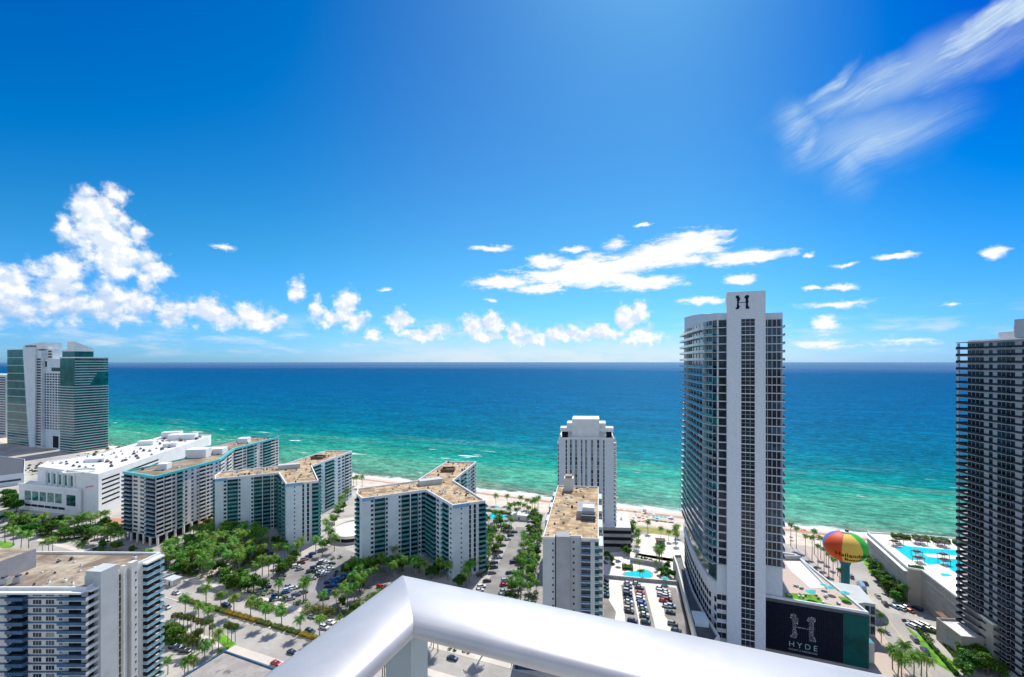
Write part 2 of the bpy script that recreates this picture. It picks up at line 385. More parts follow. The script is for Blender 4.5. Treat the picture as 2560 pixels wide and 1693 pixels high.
def tag(o, label=None, cat=None, group=None, kind=None):
    if label: o['label'] = label
    if cat: o['category'] = cat
    if group: o['group'] = group
    if kind: o['kind'] = kind
    return o
def own(mb, name, label, cat, group=None, smooth=False):
    """a thing that is one mesh, with its origin at its base"""
    a = np.array(mb.v); c = (float(a[:, 0].mean()), float(a[:, 1].mean()), float(a[:, 2].min()))
    o = mb.build(name, off=c, smooth=smooth); o.location = c
    return tag(o, label, cat, group)
ORD = ['first', 'second', 'third', 'fourth', 'fifth', 'sixth', 'seventh', 'eighth', 'ninth', 'tenth', 'eleventh', 'twelfth', 'thirteenth', 'fourteenth', 'fifteenth', 'sixteenth',
       'seventeenth', 'eighteenth', 'nineteenth', 'twentieth']
for tens, tenth in (('twenty', 'thirtieth'), ('thirty', 'fortieth'), ('forty', 'fiftieth'), ('fifty', 'sixtieth'), ('sixty', 'seventieth'), ('seventy', 'eightieth')): ORD += [tens + '-' + x for x in ORD[:9]] + [tenth]
# ------------------------------------------------------------------ buildings
class Bld:
    def __init__(s, name, label, cat, at, group=None, cap=100):
        s.r = empty(name, (at[0], at[1], 0), label, cat, group); s.p = {}; s.cap = cap
    def part(s, name, mb, parent=None): return mb.build(name, parent or s.r, off=s.r['_o'])
    def piece(s, name, mb): s.p.setdefault(name, []).append(mb)
    def body(s, poly, z0, z1, m, roof=None, par=1.0, pt=.35, parm=None, name='wall'):
        w = MB().prism(poly, z0, z1, m); wall = s.part(name, w)
        if roof:
            s.part('roof', MB().prism(inset(poly, pt), z1 + .004, z1 + .06, roof))
            pm = MB(); n = len(poly); inn = inset(poly, pt)
            for i in range(n):
                j = (i + 1) % n
                pm.prism([poly[i], poly[j], inn[j], inn[i]], z1 + .003, z1 + par, parm or m)
            s.part('parapet', pm)
        return wall
    def done(s):
        for name, L in s.p.items():
            L.sort(key=lambda q: -q.size())
            for q in L[:s.cap]: q.build(name, s.r, off=s.r['_o'])
            if len(L) > s.cap:
                rest = MB()
                for q in L[s.cap:]: rest.merge(q)
                o = rest.build(name, s.r, off=s.r['_o']); o['kind'] = 'stuff'
        return s.r
def inset(poly, d):
    n = len(poly); out = []
    A = sum(poly[i][0] * poly[(i + 1) % n][1] - poly[(i + 1) % n][0] * poly[i][1] for i in range(n)) / 2
    sg = 1 if A > 0 else -1
    for i in range(n):
        p, a, b = Vector(poly[i]), Vector(poly[i - 1]), Vector(poly[(i + 1) % n])
        d1 = (p - a).normalized(); d2 = (b - p).normalized()
        n1 = Vector((-d1.y, d1.x)) * sg; n2 = Vector((-d2.y, d2.x)) * sg
        k = n1 + n2; k = k / max(.3, k.length_squared) * 2 if k.length > .1 else n1
        out.append((p.x + k.x * d, p.y + k.y * d))
    return out
rnd = random.Random(7)
GL = ['glass', 'glass', 'glass', 'glass', 'glass_blue', 'glass_blue', 'glass', 'blind']
def lerp(a, b, t): return (a[0] + (b[0] - a[0]) * t, a[1] + (b[1] - a[1]) * t)
def facade(b, p0, p1, z0, nf, fh, bays, rail='rail_teal', slab='slab', gls=GL, wn=1, proj=1.5, railh=1.05, wfrac=.62, wh=.5, skip=()):
    """bays: (kind, weight, ...) from p0 to p1. s solid, w window, W wide band of windows, b balcony, m small window, f fin, n narrow strip of glass"""
    L = math.hypot(p1[0] - p0[0], p1[1] - p0[1]); tot = sum(q[1] for q in bays); t = 0
    for q in bays:
        k, w = q[0], q[1]; a, c = lerp(p0, p1, t / tot), lerp(p0, p1, (t + w) / tot); t += w
        if k == 's': continue
        if k == 'f':
            b.piece('pier', MB().strip(a, c, -.1, q[2] if len(q) > 2 else .6, z0, z0 + nf * fh, M[q[3] if len(q) > 3 else 'white'])); continue
        bw = L * w / tot
        for i in range(nf):
            if i in skip: continue
            z = z0 + i * fh; g = M[rnd.choice(gls)]
            if k in ('w', 'm', 'W'):
                fr = {'w': wfrac, 'm': .4, 'W': .94}[k]; hh = {'w': wh, 'm': .3, 'W': .55}[k] * fh
                e0, e1 = lerp(a, c, .5 - fr / 2), lerp(a, c, .5 + fr / 2)
                mb = MB().strip(e0, e1, -.1, .04, z + fh * .3, z + fh * .3 + hh, g)
                mb.strip(e0, e1, -.1, .10, z + fh * .3 - .12, z + fh * .3 - .003, M['slab'])
                for mm in range(1, wn if k == 'w' else int(bw / 1.6) if k == 'W' else 1):
                    tt = mm / (wn if k == 'w' else int(bw / 1.6)); x0, x1 = lerp(e0, e1, tt - .02), lerp(e0, e1, tt + .02)
                    mb.strip(x0, x1, -.1, .08, z + fh * .3, z + fh * .3 + hh - .002, M['frame'])
                b.piece('window', mb)
            elif k == 'n':
                b.piece('window', MB().strip(lerp(a, c, .12), lerp(a, c, .88), -.1, .03, z + .18, z + fh - .12, g))
            elif k == 'b':
                d = q[2] if len(q) > 2 else proj; rm = M[q[3] if len(q) > 3 else rail]
                mb = MB().strip(a, c, -.05, .02, z + .2, z + fh - .35, M[rnd.choice(('glass', 'glass', 'glass_blue'))])
                b.piece('window', mb)
                mb = MB().strip(a, c, .03, d, z - .1, z + .12, M[slab])
                mb.strip(a, c, d - .08, d - .002, z + .125, z + railh, rm)
                dx, dy = c[0] - a[0], c[1] - a[1]; LL = math.hypot(dx, dy); ux, uy = dx / LL * .08, dy / LL * .08
                mb.strip(a, (a[0] + ux, a[1] + uy), .03, d - .09, z + .125, z + railh, rm)
                mb.strip((c[0] - ux, c[1] - uy), c, .03, d - .09, z + .125, z + railh, rm)
                b.piece('balcony', mb)
def vents(b, pts, z, seed=1, s=1.0, mats=('metal', 'darkgrey', 'white')):
    r = random.Random(seed)
    for x, y in pts:
        mb = MB(); k = r.uniform(.7, 1.5) * s; an = r.uniform(0, .5)
        mb.box(x, y, z, k, k * r.uniform(.7, 1.4), k * r.uniform(.5, 1.0), M[r.choice(mats)], an)
        mb.box(x, y, z + k * 1.0, k * .5, k * .5, k * .25, M['darkgrey'], an)
        b.piece('roof_vent', mb)
def scatter(poly, n, seed, mind=0):
    r = random.Random(seed); xs = [p[0] for p in poly]; ys = [p[1] for p in poly]; out = []; tries = 0
    while len(out) < n and tries < n * 60:
        tries += 1
        x, y = r.uniform(min(xs), max(xs)), r.uniform(min(ys), max(ys))
        c = False
        for i in range(len(poly)):
            (x1, y1), (x2, y2) = poly[i], poly[i - 1]
            if (y1 > y) != (y2 > y) and x < (x2 - x1) * (y - y1) / (y2 - y1) + x1: c = not c
        if c and (not mind or all((x - a) ** 2 + (y - b_) ** 2 > mind ** 2 for a, b_ in out)): out.append((x, y))
    return out
# ------------------------------------------------------------------ sea, beach, ground
def coords(nt):
    geo = nt.new('ShaderNodeNewGeometry').outputs['Position']
    u = nt.vec('DOT_PRODUCT', geo, tuple(TS) + (0,)); v = nt.vec('DOT_PRODUCT', geo, tuple(TT) + (0,))
    return geo, u, v
def sea_material():
    m, nt, b = new_mat('sea_water')
    geo, u, v = coords(nt)
    w0 = nt.math('SUBTRACT', v, 385.0)
    uvp = nt.comb(nt.math('MULTIPLY', u, .35), v, 0)
    big = nt.noise(uvp, .008, 4, .6)[0]
    med = nt.noise(nt.comb(nt.math('MULTIPLY', u, .22), v, 0), .045, 5, .62, .5)[0]
    w = nt.math('ADD', w0, nt.math('MULTIPLY', nt.math('MULTIPLY_ADD', big, 1.0, -.5), nt.math('MULTIPLY_ADD', w0, .55, 110)))
    w = nt.math('ADD', w, nt.math('MULTIPLY_ADD', med, 60, -30))
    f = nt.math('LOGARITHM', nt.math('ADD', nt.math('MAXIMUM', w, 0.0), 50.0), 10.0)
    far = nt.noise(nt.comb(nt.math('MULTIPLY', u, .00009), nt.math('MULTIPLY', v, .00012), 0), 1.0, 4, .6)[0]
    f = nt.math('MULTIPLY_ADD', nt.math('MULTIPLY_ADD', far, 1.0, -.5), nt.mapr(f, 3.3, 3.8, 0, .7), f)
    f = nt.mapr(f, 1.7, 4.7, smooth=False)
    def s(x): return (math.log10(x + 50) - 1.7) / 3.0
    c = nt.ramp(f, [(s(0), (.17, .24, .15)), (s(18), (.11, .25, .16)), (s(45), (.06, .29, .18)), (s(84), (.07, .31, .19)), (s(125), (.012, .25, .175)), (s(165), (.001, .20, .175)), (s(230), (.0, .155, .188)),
                    (s(380), (.0, .122, .20)), (s(650), (.0, .102, .212)), (s(1070), (.0, .092, .215)), (s(2700), (.0, .078, .20)), (s(5500), (.006, .078, .205)), (s(9500), (.06, .13, .25)), (s(40000), (.10, .19, .31))])  # palest far stops paint the horizon haze into the water colour
    # sand bars and seaweed patches
    bar = nt.noise(nt.comb(nt.math('MULTIPLY', u, .16), v, 3.0), .022, 6, .62, .8)[0]
    kb = nt.math('MULTIPLY', nt.mapr(bar, .50, .64), nt.mapr(w0, 330, 60))
    c = nt.mix(nt.math('MULTIPLY', kb, .5), c, (.14, .31, .20))
    wd = nt.noise(nt.comb(nt.math('MULTIPLY', u, .30), v, 9.0), .07, 5, .6)[0]
    kw = nt.math('MULTIPLY', nt.mapr(wd, .52, .62), nt.math('MULTIPLY', nt.mapr(w0, 26, 9), nt.mapr(w0, 1.5, 7)))
    c = nt.mix(nt.math('MULTIPLY', kw, .75), c, (.11, .10, .08))
    # streaks of darker and lighter wind-ruffled water
    rip = nt.noise(nt.comb(nt.math('MULTIPLY', u, .4), v, 5), .16, 6, .7, .4)[0]
    rf = nt.math('MULTIPLY_ADD', nt.mapr(rip, .35, .65), .75, .62)
    sw = nt.noise(nt.comb(nt.math('MULTIPLY', u, .3), v, 1), .02, 7, .72, .3)[0]
    rf = nt.math('MULTIPLY', rf, nt.math('MULTIPLY_ADD', nt.mapr(sw, .3, .7), .4, .8))
    c = nt.vec('SCALE', c); c.node.inputs[3].default_value = 1.0; nt.l.new(rf, c.node.inputs[3])
    chop = nt.noise(nt.comb(nt.math('MULTIPLY', u, .6), v, 70), .35, 4, .7)[0]
    cf = nt.math('MULTIPLY_ADD', nt.mapr(chop, .4, .62), .5, .76)
    c = nt.vec('SCALE', c); nt.l.new(cf, c.node.inputs[3])
    # foam: the swash line, and a few breaking crests; then painted glitter flecks
    fo = nt.noise(nt.comb(nt.math('MULTIPLY', u, .5), v, 0), .09, 5, .65)[0]
    edge = nt.math('ADD', w0, nt.math('MULTIPLY_ADD', fo, 34, -17))
    k1 = nt.math('MULTIPLY', nt.mapr(edge, 9, 2), .95)
    cr = nt.noise(nt.comb(nt.math('MULTIPLY', u, .28), v, 20), .06, 6, .62)[0]
    k2 = nt.math('MULTIPLY', nt.mapr(cr, .635, .69), nt.math('MULTIPLY', nt.mapr(w0, 12, 30), nt.mapr(w0, 260, 120)))
    cap = nt.noise(nt.comb(nt.math('MULTIPLY', u, .5), v, 40), .22, 3, .6)[0]
    k_glint = nt.math('MULTIPLY', nt.mapr(cap, .71, .77), nt.math('MULTIPLY', nt.mapr(u, -60, 330), .75))  # white flecks painted as sun glitter, thickening to the right
    kk = nt.math('MAXIMUM', nt.math('MAXIMUM', k1, k2), k_glint)
    c = nt.mix(kk, c, (.78, .82, .80))
    df = nt.new('ShaderNodeBsdfDiffuse'); nt.put(df.inputs['Color'], c)
    gl = nt.new('ShaderNodeBsdfGlossy'); gl.inputs['Roughness'].default_value = .28; gl.inputs['Color'].default_value = (.3, .75, 1, 1)
    mx = nt.new('ShaderNodeMixShader'); mx.inputs[0].default_value = .055
    nt.l.new(df.outputs[0], mx.inputs[1]); nt.l.new(gl.outputs[0], mx.inputs[2])
    nt.l.new(mx.outputs[0], m.node_tree.nodes['Material Output'].inputs['Surface'])
    wave = nt.noise(nt.comb(nt.math('MULTIPLY', u, .55), v, 2), .28, 5, .62)[0]
    bp = nt.new('ShaderNodeBump'); bp.inputs['Strength'].default_value = .75; bp.inputs['Distance'].default_value = .8
    nt.put(bp.inputs['Height'], wave); nt.l.new(bp.outputs[0], df.inputs['Normal']); nt.l.new(bp.outputs[0], gl.inputs['Normal'])
    return m
def sheet(name, poly, z, m, kind='structure'):
    o = MB().add([(x, y, z) for x, y in poly], [tuple(range(len(poly)))], m).build(name, off=(0, 0, 0))
    if kind: o['kind'] = kind
    return o
SEA = sea_material()
mb = MB()
us = [-150000, -20000, -4000, -1500, -700, -300, 0, 300, 700, 1500, 4000, 20000, 150000]
vs_ = [376, 400, 450, 550, 750, 1200, 3000, 10000, 40000, 170000]
pts = [(*uv(u, v), -.10) for v in vs_ for u in us]; nu = len(us)
mb.add(pts, [(j * nu + i, j * nu + i + 1, (j + 1) * nu + i + 1, (j + 1) * nu + i) for j in range(len(vs_) - 1) for i in range(nu - 1)], SEA)
o = mb.build('sea', off=(0, 0, 0)); o['kind'] = 'structure'
# sand
def sand_material():
    m, nt, b = new_mat('beach_sand')
    geo, u, v = coords(nt)
    n = nt.noise(geo, .12, 6, .65)[0]
    c = nt.mix(nt.mapr(n, .3, .7), (.54, .45, .35), (.74, .655, .55))
    wl = nt.noise(nt.comb(nt.math('MULTIPLY', u, .15), v, 0), .12, 5, .6)[0]
    vv = nt.math('ADD', v, nt.math('MULTIPLY_ADD', wl, 8, -4))
    wrack = nt.math('MULTIPLY', nt.mapr(vv, 370.5, 373), nt.mapr(vv, 378, 375.5))
    c = nt.mix(nt.math('MULTIPLY', wrack, .75), c, (.33, .19, .12))
    wet = nt.mapr(vv, 376, 379)
    c = nt.mix(nt.math('MULTIPLY', wet, .75), c, (.62, .53, .46))
    foot = nt.noise(geo, 1.1, 4, .7)[0]
    c = nt.mix(nt.math('MULTIPLY', nt.mapr(foot, .56, .66), .35), c, (.38, .30, .24))
    nt.put(b.inputs['Base Color'], c); b.inputs['Roughness'].default_value = .95; b.inputs['Specular IOR Level'].default_value = .15
    return m
SAND = sand_material()
mb = MB(); us = [-3000, -900, -300, 0, 300, 900, 3000]; prof = [(346, .03), (372, .03), (380, -.02), (388, -.16), (402, -.5)]
pts = [(*uv(u, v), z) for v, z in prof for u in us]; nu = len(us)
mb.add(pts, [(j * nu + i, j * nu + i + 1, (j + 1) * nu + i + 1, (j + 1) * nu + i) for j in range(len(prof) - 1) for i in range(nu - 1)], SAND)
o = mb.build('beach', off=(0, 0, 0)); o['kind'] = 'structure'
def ground_material():
    m, nt, b = new_mat('paved_ground')
    geo, u, v = coords(nt)
    a = nt.noise(geo, .035, 5, .6)[0]; d = nt.noise(geo, .22, 6, .65)[0]; e = nt.noise(geo, 1.4, 4, .7)[0]
    c = nt.mix(nt.mapr(a, .42, .58), (.48, .44, .39), (.34, .33, .31))
    c = nt.mix(nt.math('MULTIPLY', nt.mapr(d, .5, .62), .6), c, (.53, .48, .42))
    c = nt.mix(nt.math('MULTIPLY', nt.mapr(e, .52, .66), .4), c, (.24, .21, .18))
    nt.put(b.inputs['Base Color'], c); b.inputs['Roughness'].default_value = .95; b.inputs['Specular IOR Level'].default_value = .15
    return m
GROUND = ground_material()
sheet('ground', [uv(-4000, -3000), uv(4000, -3000), uv(4000, 350), uv(-4000, 350)], 0, GROUND)
M['asphalt'] = mat('sun_bleached_asphalt', (.37, .345, .31), .95, .10, .05, (.43, .40, .36), stain=(.25, .35, .52, (.34, .31, .28)))
M['asphalt_lot'] = mat('parking_lot_asphalt', (.24, .225, .215), .95, .14, .06, (.30, .28, .265), stain=(.3, .4, .52, (.17, .16, .155)))
M['concrete'] = mat('light_concrete', (.62, .56, .48), .95, .08, .1, stain=(.3, .35, .54, (.46, .41, .35)))
M['concrete_w'] = mat('white_concrete', (.76, .71, .64), .95, .08, .12, stain=(.35, .3, .55, (.60, .54, .48)))
# the coastal avenue and its side street
def rect(u0, v0, u1, v1): return [uv(u0, v0), uv(u1, v0), uv(u1, v1), uv(u0, v1)]
sheet('far_land', rect(-20000, -20000, 20000, -500), .02, mat('wooded_suburb', (.05, .085, .05), .95, .4, .01, (.10, .12, .10)))
sheet('waterway', rect(-3000, -499.5, 3000, -40), .02, mat('dark_canal_water', (.01, .05, .07), .3, .3, .02))
sheet('road', rect(-900, 135.5, 500, 165), .004, M['asphalt'])
def kerb(name, poly, h, m, z=0.004):
    o = MB().prism(poly, z, z + h, m).build(name, off=(0, 0, 0)); o['kind'] = 'structure'; return o
kerb('pavement', rect(-900, 165.01, 77, 168.5), .13, M['concrete'], -.05)
kerb('pavement', rect(93, 165.01, 500, 168.5), .13, M['concrete'], -.05)
kerb('pavement', rect(-900, 131.5, 500, 135.49), .13, M['concrete'], -.05)
kerb('median_kerb', rect(-900, 149.6, -198, 150.2), .13, M['concrete'], .003)
kerb('median_kerb', rect(-198, 149.6, -118, 153.2), .13, M['concrete'], .003)
kerb('median_kerb', rect(-114, 149.6, 40, 153.2), .13, M['concrete'], .003)
mk = MB()
for lane_v in (139.2, 142.9, 146.4, 156.7, 160.6):
    for i in range(60):
        u = -480 + i * 12
        if u < 120: mk.add([(*q, .009) for q in rect(u, lane_v - .06, u + 3, lane_v + .06)], [(0, 1, 2, 3)], M['paint_line'])
o = mk.build('lane_markings', off=(0, 0, 0)); o['kind'] = 'structure'
sheet('street', rect(77.5, 165.02, 91.5, 345), .004, M['asphalt'])
kerb('pavement', rect(66, 168.6, 77.3, 345), .13, M['paver'], -.05)
mk = MB()
for du in (-.18, .18): mk.add([(*q, .009) for q in rect(84 + du - .09, 172, 84 + du + .09, 300)], [(0, 1, 2, 3)], M['paint_yellow'])
o = mk.build('centre_line', off=(0, 0, 0)); o['kind'] = 'structure'
def px(L, z=0): return [gp(a, b, z) for a, b in L]
sheet('parking_lot', px([(610, 1470), (700, 1505), (745, 1524), (820, 1545), (900, 1545), (985, 1440), (900, 1385), (815, 1362), (740, 1405), (660, 1440)]), .006, M['asphalt_lot'])
sheet('parking_lot', px([(395, 1470), (470, 1445), (560, 1400), (530, 1360), (440, 1368), (395, 1400)]), .006, M['asphalt_lot'])
sheet('driveway', px([(1291, 1318), (1316, 1318), (1302, 1370), (1284, 1430), (1266, 1500), (1196, 1500), (1222, 1450), (1256, 1390), (1276, 1350)]), .006, M['asphalt_lot'])
sheet('parking_lot', px([(1496, 1445), (1602, 1452), (1694, 1462), (1745, 1650), (1480, 1650)]), .006, M['concrete_w'])
sheet('parking_row', px([(1553, 1462), (1577, 1464), (1600, 1570), (1565, 1566)]), .010, M['asphalt_lot'])
sheet('parking_row', px([(1583, 1464), (1612, 1466), (1640, 1575), (1605, 1570)]), .010, M['asphalt_lot'])
sheet('parking_row', px([(1652, 1464), (1690, 1470), (1738, 1600), (1700, 1590), (1662, 1540)]), .010, M['asphalt_lot'])
sheet('parking_row', px([(1506, 1448), (1520, 1450), (1522, 1500), (1540, 1530), (1530, 1600), (1500, 1600)]), .010, M['asphalt_lot'])
sheet('sand_court', px([(1592, 1338), (1640, 1334), (1690, 1345), (1712, 1362), (1712, 1408), (1660, 1402), (1600, 1390), (1585, 1378), (1590, 1358)]), .008, mat('white_court_sand', (.72, .65, .55), .95, .1, .3, (.82, .76, .67), stain=(.5, .4, .56, (.55, .47, .38))))
sheet('dune_grass', px([(1585, 1315), (1640, 1320), (1700, 1328), (1700, 1340), (1640, 1336), (1592, 1326)]), .036, mat('dry_dune_grass', (.36, .30, .10), .95, .3, .3, (.28, .30, .09)))
sheet('pool_terrace', px([(1505, 1385), (1560, 1378), (1690, 1398), (1700, 1452), (1602, 1450), (1505, 1440)]), .008, M['pool_deck'])
sheet('driveway', px([(470, 1462), (500, 1450), (560, 1405), (572, 1408), (520, 1448), (498, 1462)]), .010, M['paver'])
sheet('ramp_drive', px([(830, 1300), (900, 1290), (905, 1345), (850, 1350), (842, 1320)]), .010, M['concrete'])
def lawn(L, name='lawn', z=.012): return sheet(name, px(L), z, M['lawn'])
lawn([(2262, 1565), (2300, 1590), (2400, 1668), (2392, 1690), (2340, 1660)])
lawn([(538, 1600), (560, 1585), (590, 1612), (568, 1625)], z=.135)
lawn([(0, 1352), (40, 1360), (25, 1372), (0, 1370)], z=.140)
lawn([(2155, 1400), (2180, 1400), (2215, 1440), (2180, 1440)])
# own hotel's lower roof beside the avenue (bottom left)
# ------------------------------------------------------------------ plants
rng = np.random.default_rng(3)
def leaf_arrays(cent, size, flatten=.6, rg=rng):
    n = len(cent)
    a = rg.normal(size=(n, 3)); a /= np.linalg.norm(a, axis=1)[:, None]
    up = np.array([0, 0, 1.0]); nrm = rg.normal(size=(n, 3)) * flatten + up; nrm /= np.linalg.norm(nrm, axis=1)[:, None]
    t = np.cross(nrm, a); t /= np.linalg.norm(t, axis=1)[:, None]; bb = np.cross(nrm, t)
    s = size * rg.uniform(.6, 1.3, (n, 1)); r = rg.uniform(.35, .6, (n, 1))
    v = np.stack([cent - t * s, cent + bb * s * r, cent + t * s, cent - bb * s * r], 1).reshape(-1, 3)
    return v
def leaf_mesh(name, v, m, extra=None):
    me = bpy.data.meshes.new(name); n = len(v) // 4
    me.vertices.add(len(v)); me.vertices.foreach_set('co', v.astype(np.float32).ravel())
    me.loops.add(len(v)); me.loops.foreach_set('vertex_index', np.arange(len(v), dtype=np.int32))
    me.polygons.add(n); me.polygons.foreach_set('loop_start', np.arange(0, len(v), 4, dtype=np.int32))
    me.materials.append(m); me.update(calc_edges=True); me.validate()
    return me
def clump_points(blobs, per, rg=rng):
    """points on and just inside the skins of overlapping blobs"""
    out = []
    for (cx, cy, cz, rx, ry, rz) in blobs:
        n = max(4, int(per * (rx * ry * rz) ** (2 / 3)))
        d = rg.normal(size=(n, 3)); d /= np.linalg.norm(d, axis=1)[:, None]
        d[:, 2] = np.where(d[:, 2] < -.35, -d[:, 2] * .5, d[:, 2])
        r = rg.uniform(.62, 1.08, (n, 1))
        out.append(np.array([cx, cy, cz]) + d * r * np.array([rx, ry, rz]))
    return np.concatenate(out)
def broad_crown(seed, rad=3.7, ht=4.6, nb=19, per=80, base=2.2, size=.48):
    rg = np.random.default_rng(seed); bl = []
    for i in range(nb):
        a = rg.uniform(0, 6.28); q = rg.uniform(.0, 1) ** .6 * rad * .72; z = base + rg.uniform(.15, .9) * ht * (1 - .45 * (q / rad) ** 2)
        s = rg.uniform(.26, .46) * rad
        bl.append((math.cos(a) * q, math.sin(a) * q, z, s, s, s * rg.uniform(.6, .9)))
    return leaf_arrays(clump_points(bl, per, rg), size, .7, rg), bl
def limb_trunk(bl, base, seed):
    r = random.Random(seed); mb = MB()
    mb.tube([(0, 0, -.1), (.1, 0, base * .5), (.0, .1, base)], [.30, .22, .17], M['bark'], 7)
    for b in r.sample(bl, 6): mb.tube([(0, 0, base * .75), (b[0] * .45, b[1] * .45, (base + b[2]) * .5), (b[0] * .9, b[1] * .9, b[2])], [.14, .10, .04], M['bark'], 5)
    return mb
def palm_crown(seed, ht=7.0, n=25, ln=3.35, droop=1.0):
    r = random.Random(seed); mb = MB()
    for i in range(n):
        a = i * 2.39996 + r.uniform(-.2, .2); e0 = R(r.choice((72, 55, 40, 25, 10, -8)) + r.uniform(-8, 8)); L = ln * r.uniform(.85, 1.12)
        k = 7; p = Vector((0, 0, ht)); pts = [p.copy()]; e = e0
        for j in range(k):
            e -= droop * (.16 + .05 * j) * r.uniform(.8, 1.2)
            p = p + Vector((math.cos(a) * math.cos(e), math.sin(a) * math.cos(e), math.sin(e))) * (L / k); pts.append(p.copy())
        side = Vector((-math.sin(a), math.cos(a), 0))
        for j in range(k):
            A, B = pts[j], pts[j + 1]
            for h in range(2):
                P0 = A.lerp(B, h * .5); P1 = A.lerp(B, h * .5 + .42); tt = (j + h * .5) / k
                w = (.30 + .75 * math.sin(min(1, tt * 1.25 + .15) * math.pi)) * .80
                for sg in (-1, 1):
                    tip = P0.lerp(P1, 1.6) + side * sg * w + Vector((0, 0, -w * r.uniform(.35, .95)))
                    mb.add([P0, P1, tip + (P1 - P0) * .28, tip], [(0, 1, 2, 3)], M['palm1'])
    return mb
def fan_crown(seed, ht=6.5, n=40, ln=1.32):
    r = random.Random(seed); mb = MB()
    for i in range(n):
        z = 1 - 1.55 * (i + .5) / n; a = i * 2.39996; q = math.sqrt(max(0, 1 - z * z))
        d = Vector((math.cos(a) * q, math.sin(a) * q, z)); c = Vector((0, 0, ht)) + d * .62 * ln
        t = d.cross(Vector((0, 0, 1))); t = t.normalized() if t.length > .1 else Vector((1, 0, 0)); s = t.cross(d)
        for g in range(7):
            an = (g - 3) * .42; dd = (d * math.cos(an) + t * math.sin(an)).normalized() + Vector((0, 0, -.22 * r.random()))
            pr = d.cross(dd); wv = (s * .10)
            e = c + dd * ln * .72 * r.uniform(.8, 1.1)
            mb.add([c - wv * .5, c + t * .05 * (g - 3) + wv, e + wv * .8 + t * .05, e - wv * .8 - t * .05], [(0, 1, 2, 3)], M['palm2'])
    return mb
def palm_trunk(seed, ht, r0=.22, r1=.13, lean=.35):
    r = random.Random(seed); dx, dy = r.uniform(-lean, lean), r.uniform(-lean, lean); n = 6
    pts = [(dx * (1 - (i / n)) ** 2 * 0 + dx * (i / n) * (1 - i / n) * 2, dy * (i / n) * (1 - i / n) * 2, -.1 + (ht + .1) * i / n) for i in range(n + 1)]
    return MB().tube(pts, [r0 + (r1 - r0) * (i / n) ** .5 for i in range(n + 1)], M['trunk'], 7)
PLANTS = {}
def proto(kind, parts): PLANTS.setdefault(kind, []).append(parts)
for s in range(4): proto('palm', [('trunk', palm_trunk(s, 7.0).mesh('palm_trunk')), ('crown', palm_crown(s).mesh('palm_crown'))])
for s in range(3): proto('tall_palm', [('trunk', palm_trunk(s + 9, 11.5, .2, .12, .8).mesh('palm_trunk')), ('crown', palm_crown(s + 9, 11.5, 20, 2.6, 1.15).mesh('palm_crown'))])
for s in range(3): proto('cabbage_palm', [('trunk', palm_trunk(s + 20, 6.3, .17, .14, .2).mesh('cabbage_palm_trunk')), ('crown', fan_crown(s).mesh('cabbage_palm_crown'))])
for s in range(4):
    v, bl = broad_crown(s + 50)
    proto('broadleaf_tree', [('trunk', limb_trunk(bl, 2.6, s).mesh('tree_trunk')), ('crown', leaf_mesh('tree_crown', v, M['leaf']))])
for s in range(3):
    v, bl = broad_crown(s + 80, 1.3, 1.3, 8, 85, .0, .26)
    proto('shrub', [('crown', leaf_mesh('shrub_crown', v, M['shrub']))])
pr = random.Random(11)
def plant(kind, x, y, scale=1.0, z=0.0, label=None, group=None):
    parts = pr.choice(PLANTS[kind]); rz = pr.uniform(0, 6.28); s = scale * pr.uniform(.88, 1.16) * (1.12 if kind in ('palm', 'tall_palm') else 1.0)
    cat = {'palm': 'palm tree', 'tall_palm': 'palm tree', 'cabbage_palm': 'palm tree', 'broadleaf_tree': 'tree', 'shrub': 'shrub'}[kind]
    nm = {'tall_palm': 'palm_tree', 'palm': 'palm_tree', 'cabbage_palm': 'cabbage_palm', 'broadleaf_tree': 'broadleaf_tree', 'shrub': 'shrub'}[kind]
    if len(parts) == 1:
        o = bpy.data.objects.new(nm, parts[0][1]); COL.objects.link(o)
    else:
        o = bpy.data.objects.new(nm, None); o.empty_display_size = .5; COL.objects.link(o)
        for n_, me in parts:
            c = bpy.data.objects.new(n_, me); COL.objects.link(c); c.parent = o
    o.location = (x, y, z); o.rotation_euler = (0, 0, rz); o.scale = (s, s, s * pr.uniform(.93, 1.08))
    tag(o, label, cat, group)
    return o
def plants(kind, pts, desc, where, group, scale=1.0, z=0.0, world=False, what=None):
    """pts in photo pixels at ground level (or plan points when world); labels count from the left"""
    P_ = [(p if world else gp(p[0], p[1], z)) for p in pts]
    P_.sort(key=lambda q: q[0] / q[1])
    w = what or {'palm': 'palm', 'tall_palm': 'palm', 'cabbage_palm': 'cabbage palm', 'broadleaf_tree': 'tree', 'shrub': 'shrub'}[kind]
    n = len(P_)
    for i, (x, y) in enumerate(P_):
        o_ = ORD[i] if i < len(ORD) else 'last'
        lb = f'{desc} {w} {where}' if n == 1 else f'{desc} {w}, {o_} from the left {where}'
        plant(kind, x, y, scale, z, lb, group)
def undergrowth(polys, n, h, size=.5, m='shrub', name='undergrowth', z=0.0, seed=5):
    rg = np.random.default_rng(seed); V = []
    for k, poly in enumerate(polys):
        bl = []
        for x, y in scatter(poly, n, seed + k):
            s = rg.uniform(.7, 1.9); bl.append((x, y, z + rg.uniform(.1, h), s, s, s * .7))
        V.append(leaf_arrays(clump_points(bl, 20, rg), size, .7, rg))
    o = bpy.data.objects.new(name, leaf_mesh(name, np.concatenate(V), M[m])); COL.objects.link(o); o['kind'] = 'stuff'
    return o
